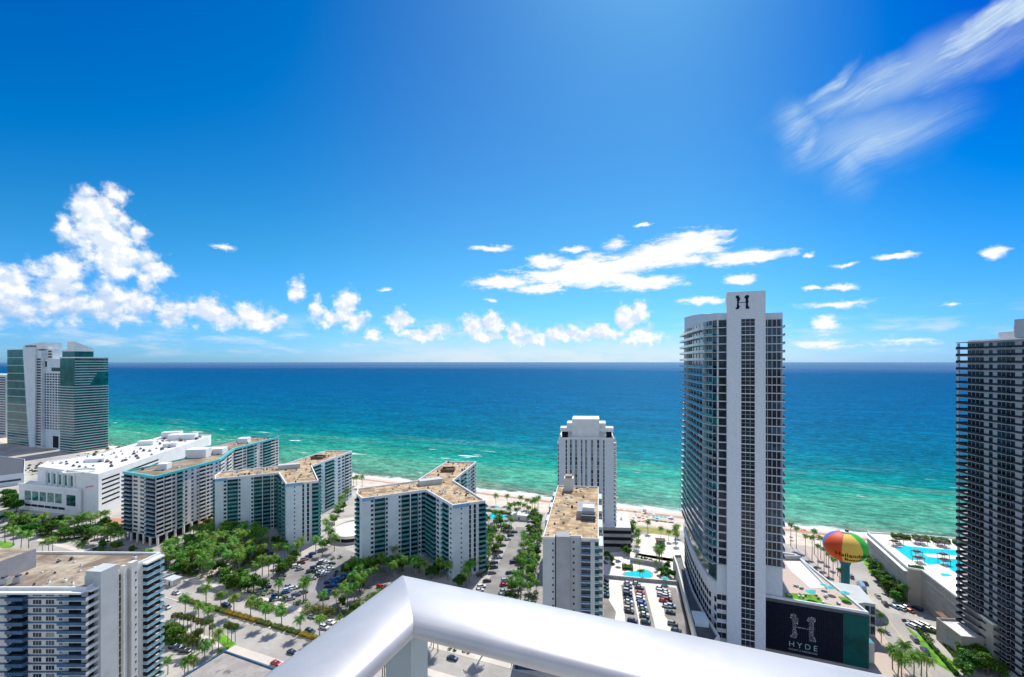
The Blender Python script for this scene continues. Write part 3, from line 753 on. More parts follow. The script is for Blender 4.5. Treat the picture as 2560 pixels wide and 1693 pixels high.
def hedge(p0, p1, w, h, m, label, group=None, z=0.0, dens=26, name='hedge'):
    """a clipped hedge: a solid core with a skin of leaves, one mesh"""
    L = math.hypot(p1[0] - p0[0], p1[1] - p0[1]); cx, cy = (p0[0] + p1[0]) / 2, (p0[1] + p1[1]) / 2
    an = math.atan2(p1[1] - p0[1], p1[0] - p0[0]); n = int(dens * (L * w + 2 * h * (L + w)))
    rg = np.random.default_rng(int(abs(cx * 13 + cy * 7)) + 1)
    q = rg.uniform(-.5, .5, (n, 3)); f = rg.integers(0, 5, n)
    q[f == 0, 2] = .5; q[f == 3, 2] = .5; q[f == 1, 1] = .5; q[f == 2, 1] = -.5; q[f == 4, 0] = np.sign(q[f == 4, 0]) * .5
    bumps = 1 + .16 * np.sin(q[:, 0] * L * 1.3 + cx) + rg.normal(0, .05, n)
    pts = np.stack([q[:, 0] * L, q[:, 1] * w * bumps, (q[:, 2] + .5) * h * bumps], 1)
    v = leaf_arrays(pts, .24, .8, rg)
    me = leaf_mesh(name, v, M[m])
    core = MB().box(0, 0, 0, L * .96, w * .8, h * .86, M[m])
    o = bpy.data.objects.new(name, me); COL.objects.link(o); o.location = (cx, cy, z); o.rotation_euler = (0, 0, an)
    c = core.build('hedge_core', o, off=(0, 0, 0)); 
    tag(o, label, 'hedge', group); return o
# ------------------------------------------------------------------ the Y-shaped blocks
def y_block(N, label, seed, dz=0.0):
    rel = [(0, 0), (9.8, 4.6), (17.5, 8.5), (-6.5, 52.4), (4.4, 109), (-19.3, 111), (-31, 52), (-63.9, 33), (-60.8, 22), (-54.3, 12.5), (-20.7, 30.7)]
    P = [(N[0] + x, N[1] + y) for x, y in rel]
    b = Bld('apartment_block', label, 'building', (N[0] - 15, N[1] + 45), 'Y-shaped white apartment blocks')
    b.body(P, 0, 40, M['pale'], M['roof_gold'], 1.0, .6, M['white'])
    nf, fh, z0 = 14, 2.72, 1.6
    facade(b, P[9], P[10], z0, nf, fh, [('s', 70), ('w', 42), ('b', 98, 1.1), ('w', 30), ('s', 90), ('w', 32), ('b', 80, 1.2), ('f', 6, 1.6, 'pale'), ('b', 75, 1.2), ('w', 35), ('b', 46, 1.0)], gls=['glass', 'glass', 'glass_blue'], slab='rail_teal')
    facade(b, P[10], P[0], z0, nf, fh, [('s', 6), ('b', 95, 1.6), ('w', 35), ('s', 25), ('b', 55, 1.2), ('m', 35)], gls=['glass', 'glass_blue'], slab='rail_teal')
    facade(b, P[0], P[1], z0, nf, fh, [('s', 70), ('m', 32), ('s', 60), ('n', 26)], gls=['glass'])
    facade(b, P[1], P[2], z0, nf, fh, [('s', 18), ('n', 26), ('s', 22), ('b', 60, 1.2)], slab='rail_teal', gls=['glass'])
    facade(b, P[2], P[3], z0, nf, fh, [('b', 30), ('w', 20), ('s', 20), ('b', 30)], slab='rail_teal', gls=['glass'])
    facade(b, P[3], P[4], z0, nf, fh, [('b', 32, 1.4), ('s', 14), ('b', 34, 1.2), ('s', 12), ('w', 16), ('w', 16), ('b', 16, 1.0, 'rail_white'), ('w', 14)], gls=['glass', 'glass_blue'])
    facade(b, P[8], P[9], z0, nf, fh, [('b', 40, 1.2), ('s', 30)], slab='rail_teal', gls=['glass'])
    for q_ in ((P[9], lerp(P[9], P[10], .18)), (P[0], lerp(P[0], P[1], .9))): b.part('trim', MB().strip(*q_, .01, .35, 39.0, 40.9, M['blue_trim']))
    n = N
    pm = MB().box(n[0] - 21, n[1] + 47, 40.07, 15, 6, 3.2, M['midgrey'], .45)
    b.part('lift_house', pm)
    pb = MB(); c = (n[0] - 14, n[1] + 82)
    for dx, dy, lx, ly in ((0, -4, 9, .4), (0, 4, 9, .4), (-4.5, 0, .4, 8), (4.5, 0, .4, 8)): pb.box(c[0] + dx, c[1] + dy, 40.07, lx, ly, 2.2, M['wood'])
    pb.box(c[0] + 1, c[1], 40.07, 5, 4, 1.4, M['darkgrey']); b.part('plant_screen', pb)
    vents(b, scatter(inset(P, 2), 60, seed, 2.2), 40.06, seed, .85)
    for i in range(5):
        p_ = lerp(P[9], P[10], .2 + .15 * i); b.piece('roof_vent', MB().box(p_[0] - 4, p_[1] + 8, 40.07, 5, .3, .3, M['metal'], .5))
    return b.done()
SG = gp(1133, 1267, 40)
y_block((-32.7, 251.5), 'Y-shaped white apartment block with gravel roof, nearest behind the balcony rail corner', 21)
y_block((-146.5, 295.2), 'Y-shaped white apartment block with gravel roof, farther left behind the palm garden', 22)
# ------------------------------------------------------------------ the long block with the turquoise roof edge
N_, B1, B2, FF, FB, BB2, BB1, NL = (-232, 296), (-223.5, 347), (-239, 391), (-231.5, 452), (-262, 456), (-270, 392), (-253, 350), (-263.5, 309)
b = Bld('apartment_block', 'long white apartment block with turquoise roof edge and brown gravel roof', 'building', (-245, 350))
PC = [N_, B1, B2, FF, FB, BB2, BB1, NL]
b.body(PC, 6, 44.6, M['cream'], M['roof_brown'], 1.3, .7, M['teal_trim'])
nf, fh = 14, 2.75
facade(b, N_, B1, 6, nf, fh, [('s', 1), ('b', 7, .7, 'rail_white'), ('s', 1), ('b', 7, .9, 'rail_white'), ('w', 5), ('s', 1), ('b', 6, .9, 'rail_green'), ('s', 2), ('w', 4), ('s', 3), ('w', 4), ('s', 2), ('w', 4), ('b', 7, .9, 'rail_white'), ('f', .5, 1.0, 'cream'), ('b', 5, .8, 'rail_white'), ('w', 5), ('s', 2), ('w', 4), ('s', 1)])
facade(b, B1, B2, 6, nf, fh, [('b', 8, 1.5, 'rail_white'), ('w', 5), ('b', 8, 1.3, 'rail_white'), ('w', 5)])
facade(b, B2, FF, 6, nf, fh, [('b', 8, 1.5, 'rail_white'), ('w', 5), ('b', 7, 1.3), ('w', 4), ('s', 2), ('w', 4), ('b', 8, 1.4), ('b', 6, 1.2, 'rail_white'), ('w', 5)])
facade(b, NL, N_, 6, nf, fh, [('b', 26, 1.6, 'rail_blue'), ('w', 20), ('w', 20), ('f', 2, .5, 'pale'), ('b', 26, 1.3, 'rail_blue')], gls=['glass', 'glass_blue'])
for a, c in ((NL, N_), (N_, B1), (B1, B2), (B2, FF)): b.part('cornice', MB().strip(a, c, .01, .9, 44.3, 45.85, M['teal_trim']))
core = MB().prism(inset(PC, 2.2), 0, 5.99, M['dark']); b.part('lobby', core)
for a, c, n in ((N_, B1, 8), (NL, N_, 5), (B2, FF, 8), (B1, B2, 5)):
    for i in range(n):
        p = lerp(a, c, (i + .25) / n); b.part('column', MB().box(p[0], p[1], 0, 1.1, 1.1, 6.0, M['cream']))
b.part('canopy', MB().strip(lerp(N_, B1, .62), B1, .2, 5.5, 3.6, 4.0, M['terracotta']))
for i, (x, y, lx, ly, h) in enumerate(((-249, 362, 24, 9, 6.5), (-245, 321, 10, 6, 4), (-250, 425, 14, 8, 4.5), (-243, 375, 20, 9, 4.5))):
    b.part('penthouse', MB().box(x, y, 44.7, lx * .6, ly * 1.2, h, M['white'], .2))
vents(b, scatter(inset(PC, 3), 22, 9, 4), 44.66, 4)
b.done()
# ------------------------------------------------------------------ the white-roofed garage and banquet hall
b = Bld('parking_garage', 'white parking garage and hall with broad white roof before the green glass towers', 'building', (-370, 440))
PM = [(-392, 376), (-318, 350), (-322, 374), (-352, 528), (-357, 540), (-410, 545), (-392, 440), (-404, 396)]
zr = 32.5
b.body(PM, 0, zr, M['white'], M['roof_white'], 1.2, .6, M['white'])
# front block, lower, stepped forward
A0, A1 = (-403, 372), (-336, 354.5)
front = [(A0[0], A0[1]), (A1[0], A1[1]), (A1[0] - 3, A1[1] + 12), (A0[0] - 3, A0[1] + 12)]
b.part('terrace', MB().prism(front, 0, 20, M['white']).strip(A0, A1, .01, .6, 19.2, 21.2, M['white']))
for i in range(5):
    t0 = .10 + i * .125
    b.piece('window', MB().strip(lerp(A0, A1, t0), lerp(A0, A1, t0 + .10), .01, .12, 8.2, 15.5, M['glass_teal']))
b.piece('window', MB().strip(lerp(A0, A1, .78), lerp(A0, A1, .92), .01, .12, 7.0, 15.5, M['glass_tealdk']))
for i in range(6):
    t0 = .10 + i * .11
    b.piece('louvre_or_shade_strip', MB().strip(lerp(A0, A1, t0), lerp(A0, A1, t0 + .10), .01, .1, 3.2, 5.0, M['dark']))
W0, W1 = lerp(PM[0], PM[1], .16), lerp(PM[0], PM[1], .66)
for i in range(5):
    t0 = .05 + i * .19
    b.piece('window', MB().strip(lerp(W0, W1, t0), lerp(W0, W1, t0 + .13), .01, .15, 21.5, 29.5, M['glass_teal']))
for i in range(6):
    t0 = .02 + i * .19
    b.piece('pier', MB().strip(lerp(W0, W1, t0 - .03), lerp(W0, W1, t0 + .01), .01, 1.2, 20.1, 31, M['white']))
for i, z in enumerate((27.5, 24.2, 20.6, 16.8, 13.0, 9.0)):
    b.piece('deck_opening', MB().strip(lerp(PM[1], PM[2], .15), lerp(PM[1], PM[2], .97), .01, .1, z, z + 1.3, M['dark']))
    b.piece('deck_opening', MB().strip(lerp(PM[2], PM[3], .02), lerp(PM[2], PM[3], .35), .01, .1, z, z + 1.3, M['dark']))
red = MB()
for i in range(9): red.strip(lerp(PM[0], PM[1], .80 + i * .014), lerp(PM[0], PM[1], .811 + i * .014), .01, .1, 21.6 + .22 * i + (i % 2) * .5, 22.6 + .22 * i, M['umb_red'])
b.part('sign', red)
cc_ = gp(200, 1178, 33); ring = MB()
for i in range(18):
    a0, a1 = i / 18 * 6.283, (i + 1) / 18 * 6.283
    p = [(cc_[0] + math.cos(a) * r * 1.3, cc_[1] + math.sin(a) * r) for a, r in ((a0, 9), (a1, 9), (a1, 8), (a0, 8))]
    ring.prism(p, zr + .08, zr + 1.2, M['white'])
b.part('ring_parapet', ring)
vents(b, scatter(inset(PM, 4), 70, 31, 4), zr + .07, 5, 1.5, ('darkgrey', 'metal', 'darkgrey', 'wood'))
for x, y, lx, ly, h in ((-372, 515, 26, 12, 6), (-385, 480, 14, 8, 4.5), (-352, 470, 12, 8, 4), (-392, 525, 18, 10, 7), (-365, 400, 14, 7, 3)):
    b.part('roof_cabin', MB().box(x, y, zr + .08, lx, ly, h, M['white'], .3))
b.done()
# ------------------------------------------------------------------ the twin glass towers, far left
C0 = Vector((-576.6, 600.0))
def dip(px_, back=0.0):
    p = C0 + TT * back; q = p - TS * 10
    return on_line(px_, (p.x, p.y), (q.x, q.y))
b = Bld('hotel_tower', 'green glass hotel with two linked towers and white bands by the beach', 'building', (-600, 640))
w0, w1 = dip(150), (C0.x, C0.y); e1 = (C0.x + TT.x * 37, C0.y + TT.y * 37); e0 = (w0[0] + TT.x * 37, w0[1] + TT.y * 37)
b.part('tower_wall', MB().prism([w0, w1, e1, e0], 0, 125, M['tower_green']))
nf, fh = 36, 3.42
for i in range(nf):
    z = 1 + i * fh; full = i < 26
    s = MB().strip(w0 if full else lerp(w0, w1, .15), w1, .02, 1.5 if full else .35, z, z + .85, M['slab'] if full else M['tower_green'])
    b.piece('balcony', s)
    b.piece('balcony', MB().strip(w1, lerp(w1, e1, 1.0 if i > 30 or full else .45 + (i - 26) * .05), .02, 1.3 if full else .3, z, z + .85, M['slab']))
    if not full: b.piece('window', MB().strip(lerp(w1, e1, .1 + .12 * (i % 3)), lerp(w1, e1, .75), .02, .2, z + 1.2, z + 2.9, M['tower_green']))
    b.piece('window', MB().strip(lerp(w1, e1, .80), lerp(w1, e1, .97), .02, .25, z + 1.15, z + 3.1, M['glass_teal']))
cr0, cr1 = lerp(w0, w1, .15), lerp(w1, e1, .55)
cq = [cr0, w1, cr1, (cr1[0] - 24, cr1[1] + 10)]
b.part('crown', MB().prism(cq, 125.01, 134, M['tower_green']).prism(inset(cq, -.5), 134.01, 136, M['white']))
b.part('roof_vault', MB().prism([lerp(cq[0], cq[1], .4), cq[1], cq[2], cq[3]], 136.02, 146, M['white'], None, [147, 147, 138, 142]))
b.part('parapet', MB().strip(w0, w1, .05, 1.0, 125.02, 126.6, M['white']).strip(w1, e1, .05, 1.0, 125.02, 126.6, M['white']))
# link block
l0, l1 = dip(103, 8), dip(151, 8); lb1, lb0 = (l1[0] + TT.x * 24, l1[1] + TT.y * 24), (l0[0] + TT.x * 24, l0[1] + TT.y * 24)
b.part('link_wall', MB().prism([l0, l1, lb1, lb0], 0, 124, M['pale']))
for i in range(22):
    z = 26 + i * 3.6
    for j in range(7):
        b.piece('window', MB().strip(lerp(l0, l1, (j + .15) / 7), lerp(l0, l1, (j + .85) / 7), .01, .12, z, z + 2.3, M['glass_blue' if (i + j) % 4 else 'glass']))
b.part('portal', MB().strip(lerp(l0, l1, .62), lerp(l0, l1, .9), .01, .2, 1, 17, M['dark']))
b.part('roof_band', MB().strip(lerp(l0, l1, .55), l1, .01, .25, 107, 112, M['glass_tealdk']).strip(lerp(l0, l1, .22), lerp(l0, l1, .3), .01, .25, 113, 121, M['dark']))
# left tower
t0_, t1_, t2_ = dip(18, 4), dip(72, 4), dip(103, 4)
tb0, tb2 = (t0_[0] + TT.x * 30, t0_[1] + TT.y * 30), (t2_[0] + TT.x * 30, t2_[1] + TT.y * 30)
b.part('tower_wall', MB().prism([t0_, t1_, (t1_[0] + TT.x * 30, t1_[1] + TT.y * 30), tb0], 0, 138, M['tower_green']))
b.part('tower_wall', MB().prism([t1_, t2_, tb2, (t1_[0] + TT.x * 30, t1_[1] + TT.y * 30)], 0, 136, M['pale']))
for i in range(36):
    z = 2 + i * 3.75
    b.piece('balcony', MB().strip(t0_, lerp(t0_, t1_, .97), .02, .5, z, z + .7, M['slab' if i % 3 == 0 or i < 8 else 'tower_green']))
    if i < 33: b.piece('window', MB().strip(lerp(t1_, t2_, .55), lerp(t1_, t2_, .96), .02, .2, z + .5, z + 2.9, M['glass']))
p = MB(); f0, f1 = (-1.2, 0), (0, 0)
q0, q1, q2, q3 = dip(56, 2), dip(88, 2), dip(72, 2), dip(86, 2)
dp = TT * 6
p.add([(*q2, 0), (*q3, 0), (*q1, 140), (*q0, 140), (q2[0] + dp.x, q2[1] + dp.y, 0), (q3[0] + dp.x, q3[1] + dp.y, 0), (q1[0] + dp.x, q1[1] + dp.y, 140), (q0[0] + dp.x, q0[1] + dp.y, 140)],
      [(0, 1, 2, 3), (1, 5, 6, 2), (4, 0, 3, 7), (3, 2, 6, 7)], M['pale'])
b.part('slanted_pier', p)
c0, c1 = dip(58, 4), dip(104, 4); cp = [c0, c1, (c1[0] + TT.x * 22, c1[1] + TT.y * 22), (c0[0] + TT.x * 22, c0[1] + TT.y * 22)]
b.part('crown', MB().prism(cp, 138.05, 147.5, M['white'], None, [144, 147.5, 147.5, 144]))
for k in range(4): b.piece('window', MB().strip(lerp(c0, c1, .12), lerp(c0, c1, .72), .02, .2, 127.5 + k * 4.6, 129.6 + k * 4.6, M['glass_blue']))
d0, d1 = dip(106, 10), dip(131, 10)
b.part('roof_frame', MB().prism([d0, d1, (d1[0] + TT.x * 8, d1[1] + TT.y * 8), (d0[0] + TT.x * 8, d0[1] + TT.y * 8)], 124.05, 138, M['white']))
for k in range(3):
    for j in range(2): b.piece('window', MB().strip(lerp(d0, d1, .08 + .5 * j), lerp(d0, d1, .42 + .5 * j), .01, .12, 126 + k * 3.8, 128.2 + k * 3.8, M['glass']))
b.done()
# far left slab block
g0, g1 = dip(-60, 30), dip(16, 30)
b = Bld('apartment_block', 'white banded apartment block cut by the left edge beside the green towers', 'building', g1)
b.part('wall', MB().prism([g0, g1, (g1[0] + 8, g1[1] + 24), (g0[0] + 8, g0[1] + 24)], 0, 100, M['white']))
for i in range(24):
    b.piece('balcony', MB().strip(g0, g1, .02, 1.6, 3 + i * 3.9, 4.3 + i * 3.9, M['slab']))
    b.piece('window', MB().strip(g0, lerp(g0, g1, .96), .02, .3, 4.4 + i * 3.9, 6.4 + i * 3.9, M['glass_blue']))
b.done()
b = Bld('low_building', 'low blue-shaded annex left of the white garage', 'building', (-470, 470))
pa = [gp(-20, 1195, 10), gp(60, 1185, 10), gp(62, 1150, 10), gp(-20, 1140, 10)]
b.body(pa, 0, 10, M['pale'], M['darkgrey'])  # dark roof colour stands in for the blue shade lying on it
b.piece('window', MB().strip(lerp(pa[0], pa[1], .1), lerp(pa[0], pa[1], .9), .01, .1, 4, 6, M['glass_blue'])); b.done()
# ------------------------------------------------------------------ near left slab block
XR0, XR1 = (-139.0, 148.5), (-135.8, 175.9)
b = Bld('apartment_tower', 'tall white apartment slab with blue balconies filling the lower left corner', 'building', (-160, 162))
PA = [(-215, 148.5), XR0, XR1, (-215, 177.5)]
b.body(PA, 0, 45.6, M['cream'], M['roof_tan'], .9, .5, M['white'])
b.part('cornice', MB().strip(PA[0], XR0, .01, 1.9, 45.0, 45.58, M['white']).strip(XR0, on_line(252, XR0, XR1), .01, 1.9, 45.0, 45.58, M['white']).strip(on_line(356, XR0, XR1), XR1, .01, 1.9, 45.0, 45.58, M['white']))
nf, fh = 17, 2.68; z0 = 0.0
xs = lambda px_: (F_X(px_), 148.5)
def F_X(px_): return (px_ - CX) / F_PX * 148.5
def seg(a, c, k, **kw): facade(b, (F_X(a), 148.5), (F_X(c), 148.5), z0, nf, fh, [(k, 1)] if isinstance(k, str) else k, **kw)
seg(-120, -60, 'b', rail='rail_blue', proj=1.6, slab='rail_blue'); seg(-50, 0, [('w', 1), ('w', 1)], wn=3)
seg(14, 26, 'w', wn=1); seg(26, 70, 'b', rail='rail_blue', proj=1.8, slab='rail_blue')
seg(80, 106, 'w', wn=3, wfrac=.8, gls=['glass']); seg(112, 138, 'w', wn=3, wfrac=.8, gls=['glass', 'glass', 'glass', 'glass_blue', 'blind']); seg(145, 158, 'w', wn=2); 
for a, c in ((XR0, on_line(252, XR0, XR1)),):
    for i in range(nf):
        z = z0 + i * fh; rr = M['rail_blue']
        m_ = MB().strip((F_X(155), 148.5), (XR0[0], 148.5), .03, 1.8, z - .1, z + .12, M['slab'])
        m_.strip((F_X(155), 148.5), (XR0[0] + 1.8, 148.5), 1.7, 1.8, z + .125, z + 1.05, M['rail_blue'])
        m_.prism([(XR0[0], 146.7), (XR0[0] + 1.8, 146.7), (c[0] + 1.8, c[1]), (c[0] + .03, c[1]), (XR0[0] + .03, XR0[1])], z - .099, z + .119, M['slab'])
        m_.strip((XR0[0] + .1, 146.7), (c[0] + .1, c[1]), 1.6, 1.7, z + .125, z + 1.0, M['rail_white'])
        b.piece('balcony', m_)
        b.piece('window', MB().strip((F_X(172), 148.5), (F_X(203), 148.5), -.05, .03, z + .3, z + 2.2, M[rnd.choice(('glass', 'glass', 'glass_blue'))]))
        b.piece('window', MB().strip(lerp(a, c, .15), lerp(a, c, .9), -.05, .03, z + .3, z + 2.2, M['glass']))
for i in range(nf): b.part('floor_band', MB().strip(PA[0], XR0, .005, .12, z0 + i * fh - .12, z0 + i * fh + .45, M['rail_blue'])) if i else None
def side(a, c, d=0.0):
    A_, C_ = (XR0[0] + d, XR0[1]), (XR1[0] + d, XR1[1]); p_, q_ = on_line(a, A_, C_), on_line(c, A_, C_)
    return (p_[0] - d, p_[1]), (q_[0] - d, q_[1])
a_, c_ = side(254, 297, 2.6); b.part('stair_tower', MB().strip(a_, c_, -3, 2.6, 0, 50.5, M['midgrey']).strip(a_, c_, -3.5, -3.01, 45.7, 49, M['midgrey']))
a_, c_ = side(296, 308); facade(b, a_, c_, z0, nf, fh, [('n', 1)], gls=['glass'])
a_, c_ = side(310, 318, 1.2); b.part('pier', MB().strip(a_, c_, -.2, 1.2, 0, 48.2, M['cream']))
a_, c_ = side(330, 346, 1.6); b.part('pier', MB().strip(a_, c_, -.2, 1.6, 0, 48.2, M['cream']))
facade(b, *[(p[0] + 1.6, p[1]) for p in side(330, 346, 1.6)], z0, nf, fh, [('s', 1), ('m', 1.6), ('s', .5)], gls=['glass'])
a_, c_ = side(357, 400); facade(b, a_, c_, z0, nf, fh, [('b', 1)], rail='rail_sky', proj=1.9, slab='rail_white')
b.part('penthouse', MB().prism([(-205, 153), (-173.5, 154), (-172.5, 165), (-205, 166)], 45.68, 52.4, M['grey'], M['roof_tan']))
b.part('roof_duct', MB().box(-190, 160, 52.45, 12, 3, 1.2, M['rail_blue'], .1))
for x, y in ((-170, 152.5), (-166.5, 153.5)): b.piece('roof_vent', MB().box(x, y, 45.7, 2, 2, 2, M['metal'], .3).box(x, y, 47.75, 1.2, 1.2, .5, M['darkgrey'], .1))
vents(b, scatter([(-170, 152), (-143, 151), (-142, 172), (-170, 173)], 14, 12, 3), 45.68, 3, .7)
b.done()
# ------------------------------------------------------------------ the grey block beside the car park
b = Bld('apartment_tower', 'narrow grey apartment tower with long tan gravel roof beside the car park', 'building', (30, 210))
K0, K1, K2, K3 = (11.9, 176.0), (33.2, 174.2), (47.0, 247.0), (25.2, 250.0)
PF = [K0, (16.5, 175.6), (16.7, 177.6), (26.8, 176.8), (26.6, 174.8), K1, K2, K3]
b.body(PF, 0, 51.6, M['midgrey'], M['roof_gold'], .8, .45, M['cream'])
nf, fh = 19, 2.66
t = lambda f: lerp(K0, K1, f)
facade(b, K0, PF[1], .8, nf, fh, [('s', 60), ('m', 26)], gls=['glass'])
b.part('stair_tower', MB().prism([(17.0, 174.9), (22.2, 174.5), (22.5, 180), (17.4, 180.4)], 0, 52.9, M['grey']))
facade(b, (22.4, 177.1), (26.4, 176.8), .8, nf, fh, [('s', 10), ('m', 22), ('s', 20)], gls=['glass'])
facade(b, PF[4], K1, .8, nf, fh, [('b', 60, .35, 'rail_blue'), ('f', 28, .5, 'midgrey'), ('b', 26, .5, 'rail_teal')], gls=['glass_tealdk', 'glass'])
facade(b, K1, K2, .8, nf, fh, [('b', 10, 1.8, 'rail_white'), ('w', 5), ('b', 10, 1.8, 'rail_white'), ('w', 6), ('b', 10, 1.8, 'rail_white'), ('w', 5), ('b', 10, 1.8, 'rail_white')])
facade(b, K3, K0, .8, nf, fh, [('b', 9, 2.2, 'rail_white'), ('w', 6), ('b', 9, 2.2, 'rail_white'), ('w', 6), ('b', 9, 2.0, 'rail_white'), ('w', 5), ('s', 16)])
b.part('penthouse', MB().box(33.5, 205, 51.7, 8, 14, 3.2, M['grey'], -.18).box(33.8, 201, 54.95, 5, 5, 1.5, M['roof_white'], -.18).box(33, 196.5, 51.7, 6, 2.4, 2.2, M['darkgrey'], -.18))
b.part('penthouse', MB().box(30.5, 244, 51.7, 5, 6, 6.5, M['cream'], -.18).box(30.5, 244, 58.25, 3.6, 4, 1.2, M['roof_tan'], -.18))
vents(b, scatter(inset(PF, 1.5), 34, 3, 2.2), 51.66, 8, .7)
wing = [(1.0, 177.5), (10.8, 176.5), (13, 190), (3, 191)]
b.part('glass_annex', MB().prism(wing, 0, 7.5, M['rail_blue'], M['darkgrey']))
for i in range(3):
    for j in range(6): b.piece('window', MB().strip(lerp(wing[0], wing[1], (j + .1) / 6), lerp(wing[0], wing[1], (j + .9) / 6), .01, .1, .5 + i * 2.3, 2.4 + i * 2.3, M['glass_blue']))
b.done()
# ------------------------------------------------------------------ white tower on the beach behind it
b = Bld('apartment_tower', 'slim white tower with stepped crown standing on the beach in the middle', 'building', (50, 312))
g0, g1 = (30.8, 300.0), (66.8, 298.5); q = Vector((4.5, 26))
PG = [g0, lerp(g0, g1, .2), (lerp(g0, g1, .2)[0], lerp(g0, g1, .2)[1] + 1.2), (lerp(g0, g1, .8)[0], lerp(g0, g1, .8)[1] + 1.2), lerp(g0, g1, .8), g1, (g1[0] + q.x, g1[1] + q.y), (g0[0] + q.x, g0[1] + q.y)]
b.body(PG, 0, 69.0, M['pier_white'], M['roof_white'], 1.2, .5, M['white'])
nf, fh = 24, 2.82
gg = lambda a, c: (lerp(g0, g1, a), lerp(g0, g1, c))
for a, c in ((.12, .155),): facade(b, *gg(a, c), 1, nf, fh, [('n', 1)], gls=['glass'])
def gb(a, c): return ((lerp(g0, g1, a)[0], lerp(g0, g1, a)[1] + 1.2), (lerp(g0, g1, c)[0], lerp(g0, g1, c)[1] + 1.2))
for a, c in ((.205, .245), (.30, .345), (.41, .435), (.49, .515), (.59, .635), (.70, .745)): facade(b, *gb(a, c), 1, nf, fh, [('n', 1)], gls=['glass', 'glass', 'blind'])
for a, c in ((.255, .29), (.36, .40), (.445, .48), (.53, .58), (.65, .69)): b.part('pier', MB().strip(*gb(a, c), -.1, 1.0, 0, 68.9, M['pier_white']))
facade(b, *gg(.805, .835), 1, nf, fh, [('n', 1)], gls=['glass_blue'])
facade(b, PG[5], PG[6], 1, nf, fh, [('b', 8, 1.8, 'rail_white'), ('w', 5), ('b', 8, 1.8, 'rail_white')])
facade(b, PG[7], PG[0], 1, nf, fh, [('b', 8, 1.2, 'rail_white'), ('w', 5), ('b', 8, .9, 'rail_white')])
def gbox(a, c, d0, d1, z0_, z1_, m=M['white']): 
    A, C = gg(a, c); return MB().prism([(A[0] + q.x * d0, A[1] + q.y * d0), (C[0] + q.x * d0, C[1] + q.y * d0), (C[0] + q.x * d1, C[1] + q.y * d1), (A[0] + q.x * d1, A[1] + q.y * d1)], z0_, z1_, m)
b.part('crown', gbox(.24, .74, .12, .8, 69.1, 82))
b.part('crown', gbox(.14, .86, .22, .7, 69.1, 79)); b.part('crown', gbox(.02, 1.0, .16, .5, 73.5, 76)); b.part('crown', gbox(.05, .16, .2, .5, 69.1, 73.4, M['dark'])); b.part('crown', gbox(.87, .97, .2, .5, 69.1, 73.4, M['dark']))
b.part('roof_mast', gbox(.45, .458, .05, .07, 69.1, 77))
pd = [(58, 292), (76, 291), (82, 322), (64, 323)]
b.part('podium', MB().prism(pd, 0, 14, M['grey'], M['roof_white']))
for i in range(3): b.piece('window', MB().strip(pd[0], pd[1], .01, .1, 1.5 + i * 4.2, 3.6 + i * 4.2, M['dark']))
vents(b, scatter(pd, 6, 8, 3), 14.01, 2); b.done()
# ------------------------------------------------------------------ the tall curved tower
b = Bld('hotel_tower', 'tallest grey-white tower with curved glass balconies and a black H on top', 'building', (110, 225))
P0, P1 = (89.7, 190.0), (102.9, 184.7)
R0 = (P1[0] + TT.x * 8.2, P1[1] + TT.y * 8.2)
R1 = on_line(1957, R0, (R0[0] + TS.x * 10, R0[1] + TS.y * 10))
R2 = (R1[0] + TT.x * 62, R1[1] + TT.y * 62)
P0b = (P0[0] + TT.x * 2.2, P0[1] + TT.y * 2.2); L0 = on_line(1792, P0b, (P0b[0] - TS.x * 10, P0b[1] - TS.y * 10))
BK = (100.0, 264.0)
curve = [BK, (96.2, 250), (92.4, 235), (89.6, 221), (87.4, 208.5), (86.2, 199.5), L0]
zt = 137.9; fh = 3.456; z34 = zt - 30 * fh
PT = [L0, P0b, P0, P1, R0, R1, R2] + curve[:-1]
b.part('wall', MB().prism(inset(PT, .05), 0, zt, M['pier_white']))
n_ = len(PT)
tz = {0: 140.8, 1: 140.6, 2: 140.6, 3: 140.6, 4: 140.6, 5: 140.6, 6: 145.7}; TZ = [tz.get(i, 145.8 if i == 7 else 145.8 - (i - 7) * .95) for i in range(n_)]
b.part('parapet', MB().prism(PT, zt + .01, 0, M['pier_white'], M['roof_white'], TZ))
pd_ = TT * 9
pier_l = [P0, on_line(1853, P0, P1)]; pier_r = [on_line(1887, P0, P1), P1]
for k, (a, c) in enumerate((pier_l, pier_r)): b.part('pier', MB().strip(a, c, -4, .35, 0, 149, M['pier_white']))
a, c = pier_l[1], pier_r[0]
b.part('pier_head', MB().strip(a, c, -4, .3, zt - .2, 149, M['pier_white']))
b.part('pier_head', MB().prism([(x + TT.x * 4.01, y + TT.y * 4.01) for x, y in (P0, P1)] + [(x + pd_.x, y + pd_.y) for x, y in (P1, P0)], zt, 148.9, M['pier_white']))
zz = [z34 + i * fh for i in range(30)] + [z34 - 6.5, z34 - 11.5, z34 - 15.8, z34 - 20.1, z34 - 24.4, z34 - 28.7, 0.2]
hh = [fh] * 30 + [6.5, 5.0, 4.3, 4.3, 4.3, 4.3, z34 - 28.9]
for z, h in zip(zz, hh):
    if h < 1.5: continue
    w = MB().strip(a, c, -.5, .02, z + .35, z + h - .02, M['glass'])
    for tt in (.32, .66): w.strip(lerp(a, c, tt - .012), lerp(a, c, tt + .012), .0, .12, z + .36, z + h - .04, M['frame'])
    w.strip(a, c, -.2, .2, z - .02, z + .34, M['pier_white'])
    w.strip(a, c, -.2, .1, z + h * .55, z + h * .55 + .12, M['frame'])
    b.piece('window', w)
